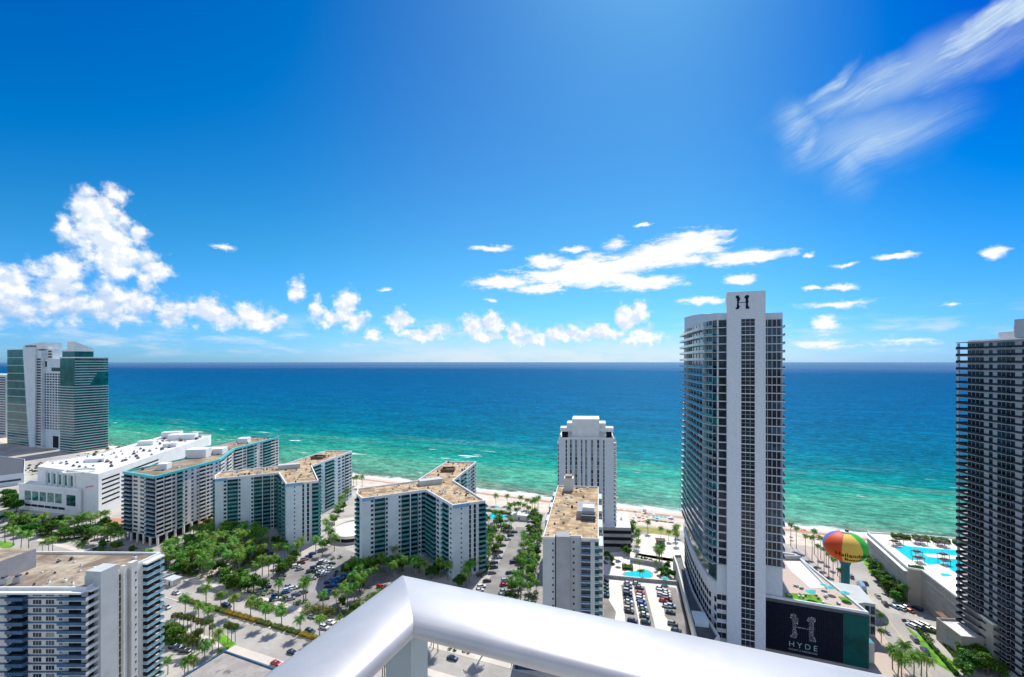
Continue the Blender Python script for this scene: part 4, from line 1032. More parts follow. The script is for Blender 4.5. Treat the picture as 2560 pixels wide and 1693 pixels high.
def offset_line(L, d):
    out = []
    for i, p in enumerate(L):
        a_, c_ = L[max(i - 1, 0)], L[min(i + 1, len(L) - 1)]
        dx, dy = c_[0] - a_[0], c_[1] - a_[1]; l = math.hypot(dx, dy); out.append((p[0] + dy / l * d, p[1] - dx / l * d))
    return out
bal = curve
o1 = offset_line(bal, 2.0); o0 = offset_line(bal, .0); o2 = offset_line(bal, 1.9); o3 = offset_line(bal, .06)
o1[0] = (o1[0][0] + .4, o1[0][1] + 3.0); o2[0] = (o2[0][0] + .4, o2[0][1] + 2.9)
for i in range(30):
    z = z34 + i * fh
    m_ = MB()
    for j in range(len(bal) - 1):
        m_.prism([o1[j], o1[j + 1], o0[j + 1], o0[j]], z - .10, z + .10, M['slab'])
        m_.prism([o1[j], o1[j + 1], o2[j + 1], o2[j]], z + .105, z + 1.15, M['rail_clear'])
        g_ = MB().prism([o3[j], o3[j + 1], o0[j + 1], o0[j]], z + .15, z + fh - .15, M[rnd.choice(('glass_tealdk', 'glass_teal', 'glass_blue', 'glass'))])
        for f_ in (.02, .5):
            p_, q_ = lerp(bal[j], bal[j + 1], f_), lerp(bal[j], bal[j + 1], f_ + .035); g_.strip(p_, q_, .0, .25, z + .15, z + fh - .16, M['pier_white'])
        if j % 3 == 1: g_.strip(lerp(bal[j], bal[j + 1], .7), lerp(bal[j], bal[j + 1], .72), .0, 1.8, z + .15, z + fh - .16, M['slab'])
        b.piece('window', g_)
    b.piece('balcony', m_)
    b.piece('window', MB().strip(lerp(L0, P0b, .2), lerp(L0, P0b, .97), -.1, .05, z + .3, z + fh - .2, M['glass']))
    b.piece('balcony', MB().strip(L0, P0b, .0, 1.2, z - .12, z + .16, M['pier_white']))
    g_ = MB().strip(R0, lerp(R0, R1, .97), -.1, .05, z + .3, z + fh - .15, M[rnd.choice(('glass', 'glass', 'glass_blue'))])
    for f_ in (.22, .45, .68, .9): g_.strip(lerp(R0, R1, f_), lerp(R0, R1, f_ + .035), .0, .16, z + .31, z + fh - .16, M['frame'])
    b.piece('window', g_)
    b.piece('balcony', MB().strip(R0, (R1[0] + TS.x * .9, R1[1] + TS.y * .9), .0, .5, z - .12, z + .25, M['pier_white']).strip(R1, (R1[0] + TT.x * 12, R1[1] + TT.y * 12), .0, .9, z - .1, z + .12, M['pier_white']).strip(R1, (R1[0] + TT.x * 12, R1[1] + TT.y * 12), .82, .9, z + .13, z + 1.0, M['rail_clear']))
# lower storeys of the curve: white grid of parking openings under a white band
for j in range(len(curve) - 1):
    for k, z in enumerate((2.5, 6.3, 10.1, 13.9, 17.7)):
        for h_ in (0, 1, 2):
            f0_, f1_ = (h_ + .14) / 3, (h_ + .86) / 3
            if math.dist(curve[j], curve[j + 1]) < 8 and h_ == 1: continue
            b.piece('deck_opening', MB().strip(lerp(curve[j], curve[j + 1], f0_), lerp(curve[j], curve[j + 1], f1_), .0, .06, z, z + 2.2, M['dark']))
bandm = MB(); glsm = MB()
for j in range(len(curve) - 1):
    bandm.prism([offset_line(curve, .5)[j], offset_line(curve, .5)[j + 1], o0[j + 1], o0[j]], 21.6, 26.4, M['pier_white'])
    glsm.prism([o3[j], o3[j + 1], o0[j + 1], o0[j]], 27, z34 - .3, M['glass_tealdk'])
b.part('white_band', bandm); b.part('lobby_glass', glsm)
facade(b, L0, P0b, 2, 5, 4.0, [('W', 1)])
# the ornate H on the pier head
def H_shape(c0, c1, zc, hgt, m, out=.36, dep=.12, thin=.5):
    """a letter H whose stems swell into leafy heads and feet; c0,c1 its left and right limits on the wall"""
    mb_ = MB(); dx, dy = c1[0] - c0[0], c1[1] - c0[1]; L = math.hypot(dx, dy); nx, ny = dy / L, -dx / L
    def pt(s_, z_): return (c0[0] + dx * s_ + nx * out, c0[1] + dy * s_ + ny * out, zc + z_ * hgt)
    def blob(s_, z_, rs, rz, n=9):
        vs = [pt(s_ + rs * math.cos(k * 6.283 / n) * (1 + .18 * math.sin(k * 2.6)), z_ + rz * math.sin(k * 6.283 / n) * (1 + .18 * math.cos(k * 3.1))) for k in range(n)]
        bk = [(x + nx * -dep, y + ny * -dep, z_2) for x, y, z_2 in vs]
        mb_.add(vs + bk, [tuple(range(n))] + [(k, n + k, n + (k + 1) % n, (k + 1) % n) for k in range(n)], m)
    r = random.Random(4)
    for sx in (.2, .8):
        for z_, w_ in ((-.44, .17), (-.34, .15), (-.22, .10), (-.1, .09), (.02, .11), (.14, .15), (.26, .17), (.38, .19), (.46, .15)):
            for g in range(3): blob(sx + r.uniform(-.5, .5) * w_ * 1.1, z_ + r.uniform(-.03, .03), w_ * .55 * thin * 1.6, .05 * 1.3)
            blob(sx, z_, w_ * .62 * thin * 1.7, .075)
    for k in range(5): blob(.34 + k * .08, -.02, .05, .022)
    return mb_
h0, h1 = on_line(1837, P0, P1), on_line(1875, P0, P1)
b.part('letter', H_shape(h0, h1, 144.6, 5.4, M['ink'], .40, .10))
b.done()
# the low deck between tower and car park
b = Bld('podium_deck', 'low cream podium with shade-darkened deck between the tower and the car park', 'building', (80, 215))
pdk = [(70.6, 170), (84, 184), (85.0, 199), (88, 221), (94.5, 249), (98, 262), (92.6, 262), (90, 249)]
b.body(pdk, 0, 8, M['cream'], M['darkgrey'], 1.2, .8, M['cream'])  # dark roof colour stands in for the tower's shade on this deck
b.part('louvre_or_shade_strip', MB().strip((88.5, 243), (72.5, 178), .01, .12, 1.0, 3.8, M['dark'])); b.part('ramp_box', MB().box(81, 196, 8.1, 5.5, 8, 2.4, M['pale'], -.2)); b.done()  # dark strip stands in for shade on this wall, not slats
# ------------------------------------------------------------------ podium with the dark screen
b = Bld('podium', 'dark screened podium block with HYDE lettering and a garden roof', 'building', (122, 205))
S0, S1 = (103.0, 192.3), (139.4, 177.8); zp = 21.3
PP = [S0, S1, (144.6, 232), (118, 243)]
b.body(PP, 0, zp, M['darkgrey'], M['paver'], .9, .7, M['pier_white'])
a, c = on_line(1913, S0, S1), on_line(2107, S0, S1)
sm, nt, bb = new_mat('dark_screen_panel'); _g, _u, _v = coords(nt)
br = nt.new('ShaderNodeTexBrick'); nt.put(br.inputs['Vector'], nt.comb(_u, nt.sep(_g)[2], 0)); br.offset = 0; br.inputs['Scale'].default_value = 1.0
br.inputs['Brick Width'].default_value = .8; br.inputs['Row Height'].default_value = .8; br.inputs['Mortar Size'].default_value = .07
br.inputs['Color1'].default_value = (.006, .007, .014, 1); br.inputs['Color2'].default_value = (.011, .012, .022, 1); br.inputs['Mortar'].default_value = (.022, .026, .042, 1)
nt.put(bb.inputs['Base Color'], br.outputs[0]); bb.inputs['Roughness'].default_value = .9; bb.inputs['Specular IOR Level'].default_value = .05
b.part('screen_panel', MB().strip(a, c, .01, .3, .4, zp - 1.4, sm))
M['green_panel'] = mat('green_glass_panel', (.006, .075, .07), .5, .35, .12, spec=.1)
b.part('glass_panel', MB().strip((c[0] + TS.x * .05, c[1] + TS.y * .05), S1, .01, .25, .3, zp - 1.0, M['green_panel']))
M['letters'] = mat('pale_lettering', (.30, .30, .34), .6, .25, 1.5)
lm, nt, bb = new_mat('floral_lettering'); _g = nt.new('ShaderNodeNewGeometry').outputs['Position']
vo = nt.new('ShaderNodeTexVoronoi', feature='DISTANCE_TO_EDGE'); nt.put(vo.inputs['Vector'], nt.vec('MULTIPLY_ADD', nt.noise(_g, 1.6, 3, .6)[1], (.8, .8, .8), _g)); vo.inputs['Scale'].default_value = 1.7
nt.put(bb.inputs['Base Color'], nt.mix(nt.mapr(vo.outputs['Distance'], .04, .13), (.52, .50, .56), (.02, .022, .035))); bb.inputs['Roughness'].default_value = .8; M['floral'] = lm; M['letters_t'] = mat('pale_teal_lettering', (.25, .42, .42), .6, .2, 1.5)
h0, h1 = on_line(1971, S0, S1), on_line(2043, S0, S1)
b.part('letter', H_shape(h0, h1, 11.5, 9.4, M['floral'], .42, .1, .46))
def wall_text(body, m, origin, direc, size, z, out, bold=0.0, spacing=1.0, name='lettering', parent=None, width=None):
    cu = bpy.data.curves.new('text', 'FONT'); cu.body = body; cu.size = size; cu.extrude = .04; cu.offset = bold; cu.space_character = spacing
    o_ = bpy.data.objects.new('text', cu); COL.objects.link(o_); dg = bpy.context.evaluated_depsgraph_get()
    me = bpy.data.meshes.new_from_object(o_.evaluated_get(dg)); bpy.data.objects.remove(o_)
    co = np.empty(len(me.vertices) * 3); me.vertices.foreach_get('co', co); co = co.reshape(-1, 3)
    if width: co[:, 0] *= width / co[:, 0].max()
    me.materials.clear(); me.materials.append(m)
    return me, co
def put_text(b_, body, c0, c1, z, size, m, out=.45, bold=0.0, spacing=1.0):
    dx, dy = c1[0] - c0[0], c1[1] - c0[1]; L = math.hypot(dx, dy)
    me, co = wall_text(body, m, None, None, size, z, out, bold, spacing, width=L)
    dx /= L; dy /= L; nx, ny = dy, -dx; o_ = b_.r['_o']
    w = np.stack([c0[0] + dx * co[:, 0] + nx * (out + co[:, 2]) - o_[0], c0[1] + dy * co[:, 0] + ny * (out + co[:, 2]) - o_[1], z + co[:, 1] - o_[2]], 1)
    me.vertices.foreach_set('co', w.ravel()); me.update()
    ob = bpy.data.objects.new('lettering', me); COL.objects.link(ob); ob.parent = b_.r
put_text(b, 'HYDE', h0, h1, 3.0, 3.1, M['letters_t'], .36, .0, 1.5)
put_text(b, 'RESORT & RESIDENCES', h0, h1, 1.55, .95, M['letters'], .36, .01, 1.1)
def top(L, z, m, name): b.part(name, MB().prism([gp(x, y, z) for x, y in L][::-1], z - .05, z, m))
top([(1962, 1404), (2000, 1404), (2063, 1469), (2027, 1471), (1978, 1428)], zp + .14, M['white'], 'white_terrace')
top([(1962, 1482), (2042, 1487), (2062, 1507), (2092, 1515), (2088, 1519), (1962, 1497)], zp + .14, M['lawn'], 'lawn')
top([(2095, 1491), (2116, 1494), (2130, 1508), (2110, 1509)], zp + .14, M['lawn'], 'lawn')
b.part('inner_parapet', MB().strip(gp(1999, 1400, zp), gp(2066, 1472, zp), -.2, .2, zp + .1, zp + 1.2, M['pier_white']).strip(gp(1961, 1398, zp), gp(2001, 1399, zp), -.2, .4, zp + .1, zp + 2.0, M['midgrey']))
ax = [gp(2172, 1560 - 0, 11.5)]
q0_ = (157.0, 199.0); an_ = [(154.6, 199.6), (158.3, 198.2), (163.5, 214.5), (156.0, 216)]
b.part('annex', MB().prism([(140.0, 196), *an_[:2], an_[2], (146, 222)], 0, 14.5, M['midgrey'], M['midgrey']))
for i in range(3):
    for j in range(2): b.piece('window', MB().strip(lerp(an_[0], an_[1], .05 + j * .5), lerp(an_[0], an_[1], .45 + j * .5), .01, .1, 1.2 + i * 4.3, 4.6 + i * 4.3, M['glass_blue']))
for j in range(4): b.piece('window', MB().strip(lerp(an_[1], an_[2], .05 + j * .24), lerp(an_[1], an_[2], .25 + j * .24), .01, .1, 8, 13, M['glass_tealdk']))
b.part('side_wing', MB().prism([(140.8, 181.5), (144.2, 181), (146.2, 190), (142, 190.5)], 0, 8, M['midgrey'], M['rail_teal']))
b.done()
# ------------------------------------------------------------------ right-hand pool podium and tower
b = Bld('pool_podium', 'beige garage podium with a turquoise pool on its roof at right', 'building', (215, 225))
zj = 17.0
pj = [(213.7, 273.9), (197, 226.5), (201.5, 224), (191.6, 191), (188, 178), (240, 165), (270, 262), (239.7, 270)]
M['beige_wall'] = mat('beige_garage_wall', (.40, .37, .32), .9, .1, .15, stain=(.4, .4, .5, (.31, .28, .24)))
b.body(pj, 0, zj, M['beige_wall'], M['pool_deck'], .8, .5, M['white'])
for k, (z, f0_, f1_) in enumerate(((13.6, .12, .5), (11.8, .3, .75), (9.6, .15, .55), (8.2, .35, .85), (11.2, .6, .95), (5.8, .2, .6), (13.2, .55, .9))):
    b.piece('louvre_or_shade_strip', MB().strip(lerp(pj[2], pj[3], f0_), lerp(pj[2], pj[3], f1_), .01, .15, z, z + .45, M['grey']))
for k in range(4):
    b.piece('louvre_or_shade_strip', MB().strip(lerp(pj[0], pj[1], .08), lerp(pj[0], pj[1], .95), .01, .15, 3.5 + k * 3.3, 4.2 + k * 3.3, M['grey']))
b.part('ledge', MB().strip(pj[0], pj[1], .01, 1.6, 15.6, 15.9, M['white']))
b.part('entrance', MB().strip(lerp(pj[2], pj[3], .52), lerp(pj[2], pj[3], .72), .01, .3, .1, 5.2, M['dark']))
b.part('entrance_canopy', MB().strip(lerp(pj[2], pj[3], .50), lerp(pj[2], pj[3], .74), .31, 3.2, 5.3, 5.8, M['wood']))
def q2(x, y): return (2160 + x / 7.465, 1330 + y / 7.465)
def topj(L, z, m, name):
    P_ = [gp(*q2(x, y), z) for x, y in L]
    A = sum(P_[i][0] * P_[(i + 1) % len(P_)][1] - P_[(i + 1) % len(P_)][0] * P_[i][1] for i in range(len(P_)))
    if A < 0: P_ = P_[::-1]
    return b.part(name, MB().prism(P_, z - .06, z, m))
pwm, nt, bb = new_mat('pool_water'); geo = nt.new('ShaderNodeNewGeometry').outputs['Position']
n = nt.noise(geo, .9, 4, .6, .5)[0]; nt.put(bb.inputs['Base Color'], nt.mix(nt.mapr(n, .3, .7), (.0, .50, .60), (.03, .68, .75))); bb.inputs['Roughness'].default_value = .12; bb.inputs['Specular IOR Level'].default_value = .3
bp = nt.new('ShaderNodeBump'); bp.inputs['Strength'].default_value = .3; nt.put(bp.inputs['Height'], nt.noise(geo, 2.5, 2, .5)[0]); nt.l.new(bp.outputs[0], bb.inputs['Normal'])
M['water_pool'] = pwm
topj([(590, 310), (760, 258), (1300, 312), (1941, 352), (2060, 380), (2060, 850), (1760, 790), (1600, 690), (1560, 640), (1370, 600), (1200, 612), (1140, 565), (1070, 522), (870, 522), (760, 440)], zj + .14, pwm, 'pool')
topj([(1090, 405), (1500, 425), (1950, 455), (1950, 520), (1500, 500), (1200, 470)], zj + .3, M['pool_deck'], 'pool_island')
topj([(1420, 770), (1560, 775), (1650, 815), (1530, 830), (1450, 815)], zj + .14, pwm, 'spa_pool')
b.done()
for i, (x0, x1, y) in enumerate(((530, 850, 105), (915, 1200, 135), (1270, 1590, 175), (1660, 1860, 215))):
    hedge(gp(*q2(x0, y), zj), gp(*q2(x1, y + 30), zj), 3.6, 2.0, 'shrub' if 0 else 'leaf', f'clipped green hedge on the pool roof, {ORD[i]} from the left', 'hedges on the pool roof', zj + .1)
hedge(gp(*q2(835, 660), zj), gp(*q2(1110, 690), zj), 1.4, 1.0, 'leaf', 'small clipped hedge at the near corner of the pool roof', 'hedges on the pool roof', zj + .1)
def cabana(px_, py_, w, label, z=zj, m='thatch'):
    x, y = gp(px_, py_, z); r_ = empty('cabana', (x, y, z + .08), label, 'cabana', 'cabanas on the pool roof')
    roof = MB()
    roof.prism([(x - w, y - 1.6), (x + w, y - 1.6), (x + w, y + 1.6), (x - w, y + 1.6)], z + 2.6, z + 2.75, M[m])
    roof.prism([(x - w * .6, y - .9), (x + w * .6, y - .9), (x + w * .6, y + .9), (x - w * .6, y + .9)], z + 2.76, z + 3.2, M[m]); roof.build('canopy', r_)
    for sx in (-1, 1):
        for sy in (-1, 1): MB().box(x + sx * w * .9, y + sy * 1.4, z + .08, .16, .16, 2.5, M['wood']).build('post', r_)
    MB().box(x, y, z + .08, w * 1.4, 1.6, .5, M['rail_white']).build('daybed', r_)
cabs = [((640, 220)), ((570, 260)), ((1080, 230)), ((980, 215)), ((1400, 255)), ((1480, 275)), ((990, 460)), ((1020, 570)), ((1480, 510)), ((1500, 610))]
for i, (x, y) in enumerate(sorted(cabs)):
    cabana(*q2(x, y), 2.1, f'brown slatted cabana by the roof pool, {ORD[i]} from the left')
b = Bld('apartment_tower', 'dark balconied apartment tower cut by the right edge', 'building', (200, 165))
LI, RI = (192.3, 194.3), (185.7, 140.0)
wl = lambda px_: on_line(px_, LI, RI)
wi0 = wl(2419)
pi = [wi0, RI, (216, 136), (221.5, 188)]
b.part('wall', MB().prism(pi, 0, 129, M['white'])); b.part('roof', MB().prism(inset(pi, .6), 129.01, 129.2, M['roof_white']))
zf0, fh = 18.0, 2.9
slab_poly = []
edge = [(LI[0] - .3, LI[1] + .5), wl(2462), wl(2464), wl(2535), wl(2537), wl(2640), wl(2643), RI]
offs = [1.9, 2.3, 1.6, 2.4, 1.5, 2.4, 1.6, 2.2]
ed = []
for (x, y), o_ in zip(edge, offs): ed.append((x - o_, y + .2))
for i in range(-5, 39):
    z = zf0 + i * fh
    m_ = MB()
    base = ed + [(RI[0] + .3, RI[1]), (wi0[0] + .3, wi0[1]), (wi0[0] + 9, wi0[1]), (LI[0] + 9, LI[1] + .5)]
    m_.prism(base[::1], z - .10, z + .14, M['grey'])
    if i < 38:
        for j in range(len(ed) - 1): m_.prism([ed[j], ed[j + 1], (ed[j + 1][0] + .1, ed[j + 1][1]), (ed[j][0] + .1, ed[j][1])], z + .145, z + .95, M['rail_dark'])
        m_.prism([(ed[0][0] + .11, ed[0][1] - .1), (LI[0] + 8.9, LI[1] + .35), (LI[0] + 8.9, LI[1] + .45), (ed[0][0] + .11, ed[0][1])], z + .145, z + 1.15, M['rail_dark'])
    b.piece('balcony', m_)
    if i < 38:
        for (a_, c_, k) in ((2420, 2460, 'W'), (2466, 2470, 's'), (2473, 2482, 'w'), (2494, 2538, 'W'), (2556, 2600, 'W'), (2610, 2640, 'W'), (2660, 2720, 'W')):
            if k == 's': continue
            p_, q_ = wl(a_), wl(c_)
            g_ = MB().strip(p_, q_, -.1, .06, z + .25, z + 2.35, M[rnd.choice(('glass', 'glass', 'glass_blue', 'glass'))])
            if k == 'W':
                for f_ in (.24, .5, .75): g_.strip(lerp(p_, q_, f_), lerp(p_, q_, f_ + .03), .0, .15, z + .26, z + 2.34, M['frame'])
            b.piece('window', g_)
col = lambda px_, d: (wl(px_)[0] + d, wl(px_)[1])
for px_, d in ((2400, -.6), (2404, 5)): 
    c_ = col(px_, d); b.part('column', MB().box(c_[0], c_[1], 14, .7, .7, 114, M['slab']))
b.part('penthouse', MB().prism([wl(2536), wl(2700), (205, 150), (208, 172)], 129.25, 136, M['midgrey']))
b.part('penthouse', MB().prism([(194.5, 182), (192.2, 168), (205, 166), (207, 181)], 129.25, 131.8, M['cream']))
b.part('penthouse', MB().prism([(194.0, 176), (192.6, 168.5), (203, 166.5), (204, 175)], 131.85, 134.2, M['cream'])); b.done()
b = Bld('entrance_block', 'low beige entrance block beside the long green hedge at right', 'building', (188, 190))
pe = [(183.6, 197), (181.2, 183.6), (190, 182), (193, 196)]
b.body(pe, 0, 8.4, M['beige_wall'], M['roof_white']); 
b.part('wall_sign', MB().strip(lerp(pe[0], pe[1], .45), lerp(pe[0], pe[1], .6), .01, .1, 3, 5, M['rail_sky'])); b.done()
# ------------------------------------------------------------------ low roof at bottom left, ramp, small buildings
b = Bld('low_building', 'low flat grey roof with a navy edge at the bottom, left of the rail', 'building', (-115, 165))
r0, r1 = gp(562, 1629, 6), gp(690, 1675, 6)
pl = [r0, (r0[0] - TT.x * 45, r0[1] - TT.y * 45), (r1[0] - TT.x * 45, r1[1] - TT.y * 45), r1]
M['roof_grey'] = mat('worn_grey_roof', (.36, .33, .30), .95, .15, .2, stain=(.25, .75, .55, (.10, .09, .08)))
b.body(pl, 0, 6, M['cream'], M['roof_grey'], .5, .5, M['rail_blue']); b.done()
b = Bld('parking_ramp', 'curved cream parking ramp between the two Y-shaped blocks', 'ramp', gp(870, 1335, 4))
cx_, cy_ = gp(884, 1322, 4); rp = [(cx_ + math.cos(a) * 14, cy_ + math.sin(a) * 17) for a in [i / 28 * 6.283 for i in range(28)]]
b.part('lower_level', MB().prism(inset(rp, 1.2), 0, 3.1, M['dark']))
b.part('deck', MB().prism(rp, 3.2, 4.0, M['concrete_w']))
ri = inset(rp, .4); pm = MB()
for i in range(28): pm.prism([rp[i], rp[(i + 1) % 28], ri[(i + 1) % 28], ri[i]], 4.01, 5.0, M['concrete_w'])
b.part('parapet', pm); b.part('lower_slab', MB().prism([(x, y) for x, y in rp], .05, .5, M['concrete'])); 
for i in range(0, 28, 4): b.part('column', MB().box(ri[i][0], ri[i][1], .5, .5, .5, 2.7, M['concrete']))
b.done()
def hut(name, label, px_, py_, lx, ly, h, wall, roof_m, ang=-.38, cat='building'):
    x, y = gp(px_, py_); b_ = Bld(name, label, cat, (x, y))
    mb_ = MB().box(x, y, 0, lx, ly, h, M[wall], ang); b_.part('wall', mb_)
    b_.part('roof', MB().box(x, y, h + .01, lx + 1.2, ly + 1.2, .35, M[roof_m], ang)); b_.part('door', MB().box(x - math.sin(-ang) * (ly / 2 + .02) * 1.0, y - math.cos(ang) * (ly / 2 + .03), 0, 1.0, .12, 2.1, M['dark'], ang)); b_.done()
hut('gatehouse', 'small grey-roofed gatehouse at the avenue kerb, nearer the palm garden', 433, 1460, 6, 4, 3, 'cream', 'midgrey')
hut('gatehouse', 'small grey-roofed gatehouse at the kerb, beside the white slab block', 412, 1452, 4, 4, 3, 'cream', 'metal')
hut('pool_house', 'white pool pavilion behind the right wing of the nearest Y-shaped block', 1301, 1296, 12, 8, 3.5, 'white', 'roof_white', -.3)
hut('low_building', 'low building with terracotta roof behind the long turquoise-edged block', 292, 1318, 20, 12, 4, 'cream', 'terracotta', .1)
hut('pump_house', 'small white service house by the boardwalk under the white beach tower', 1545, 1335, 6, 12, 3, 'white', 'roof_white', -.2)
hut('tiki_hut', 'brown thatched hut on the sand court beside the curved tower', 1651, 1360, 5, 4, 2.6, 'wood', 'thatch', -.2)
b = Bld('walkway_wall', 'long grey garden wall behind the kidney-shaped pool', 'wall', gp(1610, 1408))
b.part('coping', MB().strip(gp(1575, 1404), gp(1655, 1418), -.4, .4, 2.2, 2.5, M['midgrey'])); b.part('wall', MB().strip(gp(1575, 1404), gp(1655, 1418), -.3, .3, 0, 2.19, M['grey'])); b.done()
b = Bld('car_park_wall', 'low dark wall between the pool terrace and the car park', 'wall', gp(1600, 1450))
b.part('wall', MB().strip(gp(1510, 1444), gp(1702, 1462), -.3, .3, 0, 1.6, M['grey'])); b.part('coping', MB().strip(gp(1510, 1444), gp(1702, 1462), -.4, .4, 1.61, 1.8, M['cream'])); b.done()
# pools on the ground
def pool(L, label, z=.03):
    P_ = px(L); cx2 = sum(p[0] for p in P_) / len(P_); cy2 = sum(p[1] for p in P_) / len(P_)
    r_ = empty('swimming_pool', (cx2, cy2, 0), label, 'pool', None)
    out = [(cx2 + (x - cx2) * 1.09, cy2 + (y - cy2) * 1.09) for x, y in P_]
    MB().prism(out if sum(out[i][0] * out[(i + 1) % len(out)][1] - out[(i + 1) % len(out)][0] * out[i][1] for i in range(len(out))) > 0 else out[::-1], -.02, z, M['terracotta']).build('pool_edge', r_)
    P2_ = P_ if sum(P_[i][0] * P_[(i + 1) % len(P_)][1] - P_[(i + 1) % len(P_)][0] * P_[i][1] for i in range(len(P_))) > 0 else P_[::-1]
    MB().prism(P2_, -.01, z + .02, M['water_pool']).build('pool_water', r_)
pool([(1559, 1436), (1563, 1431), (1580, 1430), (1592, 1428), (1600, 1425), (1618, 1426), (1630, 1433), (1628, 1443), (1612, 1447), (1600, 1443), (1588, 1446), (1568, 1444)], 'turquoise kidney-shaped pool behind the car park wall')
pool([(1222, 1286), (1230, 1283), (1248, 1287), (1268, 1288), (1266, 1295), (1255, 1298), (1248, 1300), (1236, 1302), (1226, 1295)], 'small turquoise pool right of the nearest Y-shaped block')
# ------------------------------------------------------------------ the balcony rail in front of the camera
rm, nt, bb = new_mat('brushed_white_rail'); geo = nt.new('ShaderNodeNewGeometry').outputs['Position']
n = nt.noise(geo, 9, 5, .6)[0]
nt.put(bb.inputs['Base Color'], nt.mix(nt.mapr(n, .35, .65), (.46, .46, .47), (.51, .51, .515)))
bb.inputs['Roughness'].default_value = .46; bb.inputs['Metallic'].default_value = .35; bb.inputs['Specular IOR Level'].default_value = .5
fine = nt.noise(nt.vec('MULTIPLY', geo, (60, 60, 60)), 6, 2, .5)[0]
bp = nt.new('ShaderNodeBump'); bp.inputs['Strength'].default_value = .03; bp.inputs['Distance'].default_value = .002
nt.put(bp.inputs['Height'], fine); nt.l.new(bp.outputs[0], bb.inputs['Normal'])
RAILM = rm
D = .5; zr_ = H - D                      # top of the rail
oc = Vector((-.268, 1.108)); ic = Vector((-.190, .880))      # outer and inner corner of the rail in plan
mid = (oc + ic) / 2; hw = .066
# oval section: offset across the rail (0 = inner edge, 1 = outer edge) and height
sec = []
for x, z in ((.004, -.030), (0, -.022), (.02, -.013), (.07, -.006), (.18, -.001), (.32, .0015), (.48, .002), (.62, .000), (.74, -.003), (.84, -.007), (.92, -.0115), (.975, -.017), (1.0, -.024), (.985, -.032), (.93, -.040), (.80, -.045), (.15, -.044), (.05, -.040)):
    sec.append((x, z))
rail = empty('balcony_railing', (mid.x, mid.y, H - 1.6), 'white rounded metal balcony handrail turning a corner in the foreground', 'railing')
def rail_arm(d, far):
    """one arm from the mitre along direction d"""
    vs = []; n = len(sec)
    for end in (0, 1):
        for x, z in sec:
            p = ic.lerp(oc, x) + d * (far * end)
            vs.append((p.x, p.y, zr_ + z))
    fs = [(k, (k + 1) % n, n + (k + 1) % n, n + k) for k in range(n)] + [tuple(range(n, 2 * n))]
    mb_ = MB().add(vs, fs, RAILM); o_ = mb_.build('handrail', rail, smooth=True)
    return o_
rail_arm(TS * 1.0, 3.2); rail_arm(TT * -1.0, 2.2)
POSTM = mat('grey_rail_post', (.40, .46, .47), .5, .05, 3, metal=.2)
ang = math.atan2(TS.y, TS.x)
MB().box(mid.x, mid.y, H - 1.6, .064, .064, 1.6 - D - .0425, POSTM, ang).build('post', rail)
for k in (1.6, 3.0):
    p = mid + TS * k; MB().box(p.x, p.y, H - 1.6, .064, .064, 1.6 - D - .0425, POSTM, ang).build('post', rail)
p = mid - TT * 1.6; MB().box(p.x, p.y, H - 1.6, .064, .064, 1.6 - D - .0425, POSTM, ang).build('post', rail)
for nm, zt_, poly in (('balcony_floor', H - 1.6, [(-.60, -2.6), (6, -2.6), (6, .84), (-.60, .84)]), ('balcony_wall', H + 1.4, [(-.60, -3.2), (6, -3.2), (6, -2.61), (-.60, -2.61)])):
    o_ = MB().prism([uv(*q_) for q_ in poly], H - 1.85, zt_, mat(nm + '_stucco', (.62, .60, .57), .9, .05, 2)).build(nm, off=(0, 0, 0)); o_['kind'] = 'structure'
# thin bar right under the handrail, inner side
for d, L in ((TS, 3.1), (-TT, 2.1)):
    a_ = mid + d * .04; c_ = mid + d * L; nrm = Vector((-d.y, d.x))
    w = .014
    MB().prism([(a_.x + nrm.x * w, a_.y + nrm.y * w), (a_.x - nrm.x * w, a_.y - nrm.y * w), (c_.x - nrm.x * w, c_.y - nrm.y * w), (c_.x + nrm.x * w, c_.y + nrm.y * w)], zr_ - .085, zr_ - .0425, POSTM).build('sub_rail', rail)
# ------------------------------------------------------------------ the beach ball water tower
bx, by, bz = 173.5, 237.0, 24.0
wt_r = empty('water_tower', (bx, by, 0), 'water tower shaped as a striped beach ball on a teal column', 'water tower')
MB().tube([(bx, by, -.1), (bx, by, 17.5)], [2.0, 1.9], M['tower_teal'], 20).build('column', wt_r)
MB().tube([(bx, by, 14.6), (bx, by, 16.0), (bx, by, 17.4)], [2.15, 2.6, 3.4], M['tower_teal'], 20).build('collar', wt_r)
RX, RZ = 9.9, 7.5
stripes = ['ball_white', 'ball_blue', 'ball_red', 'ball_yellow', 'ball_green', 'ball_white', 'ball_blue', 'ball_red', 'ball_yellow', 'ball_green']
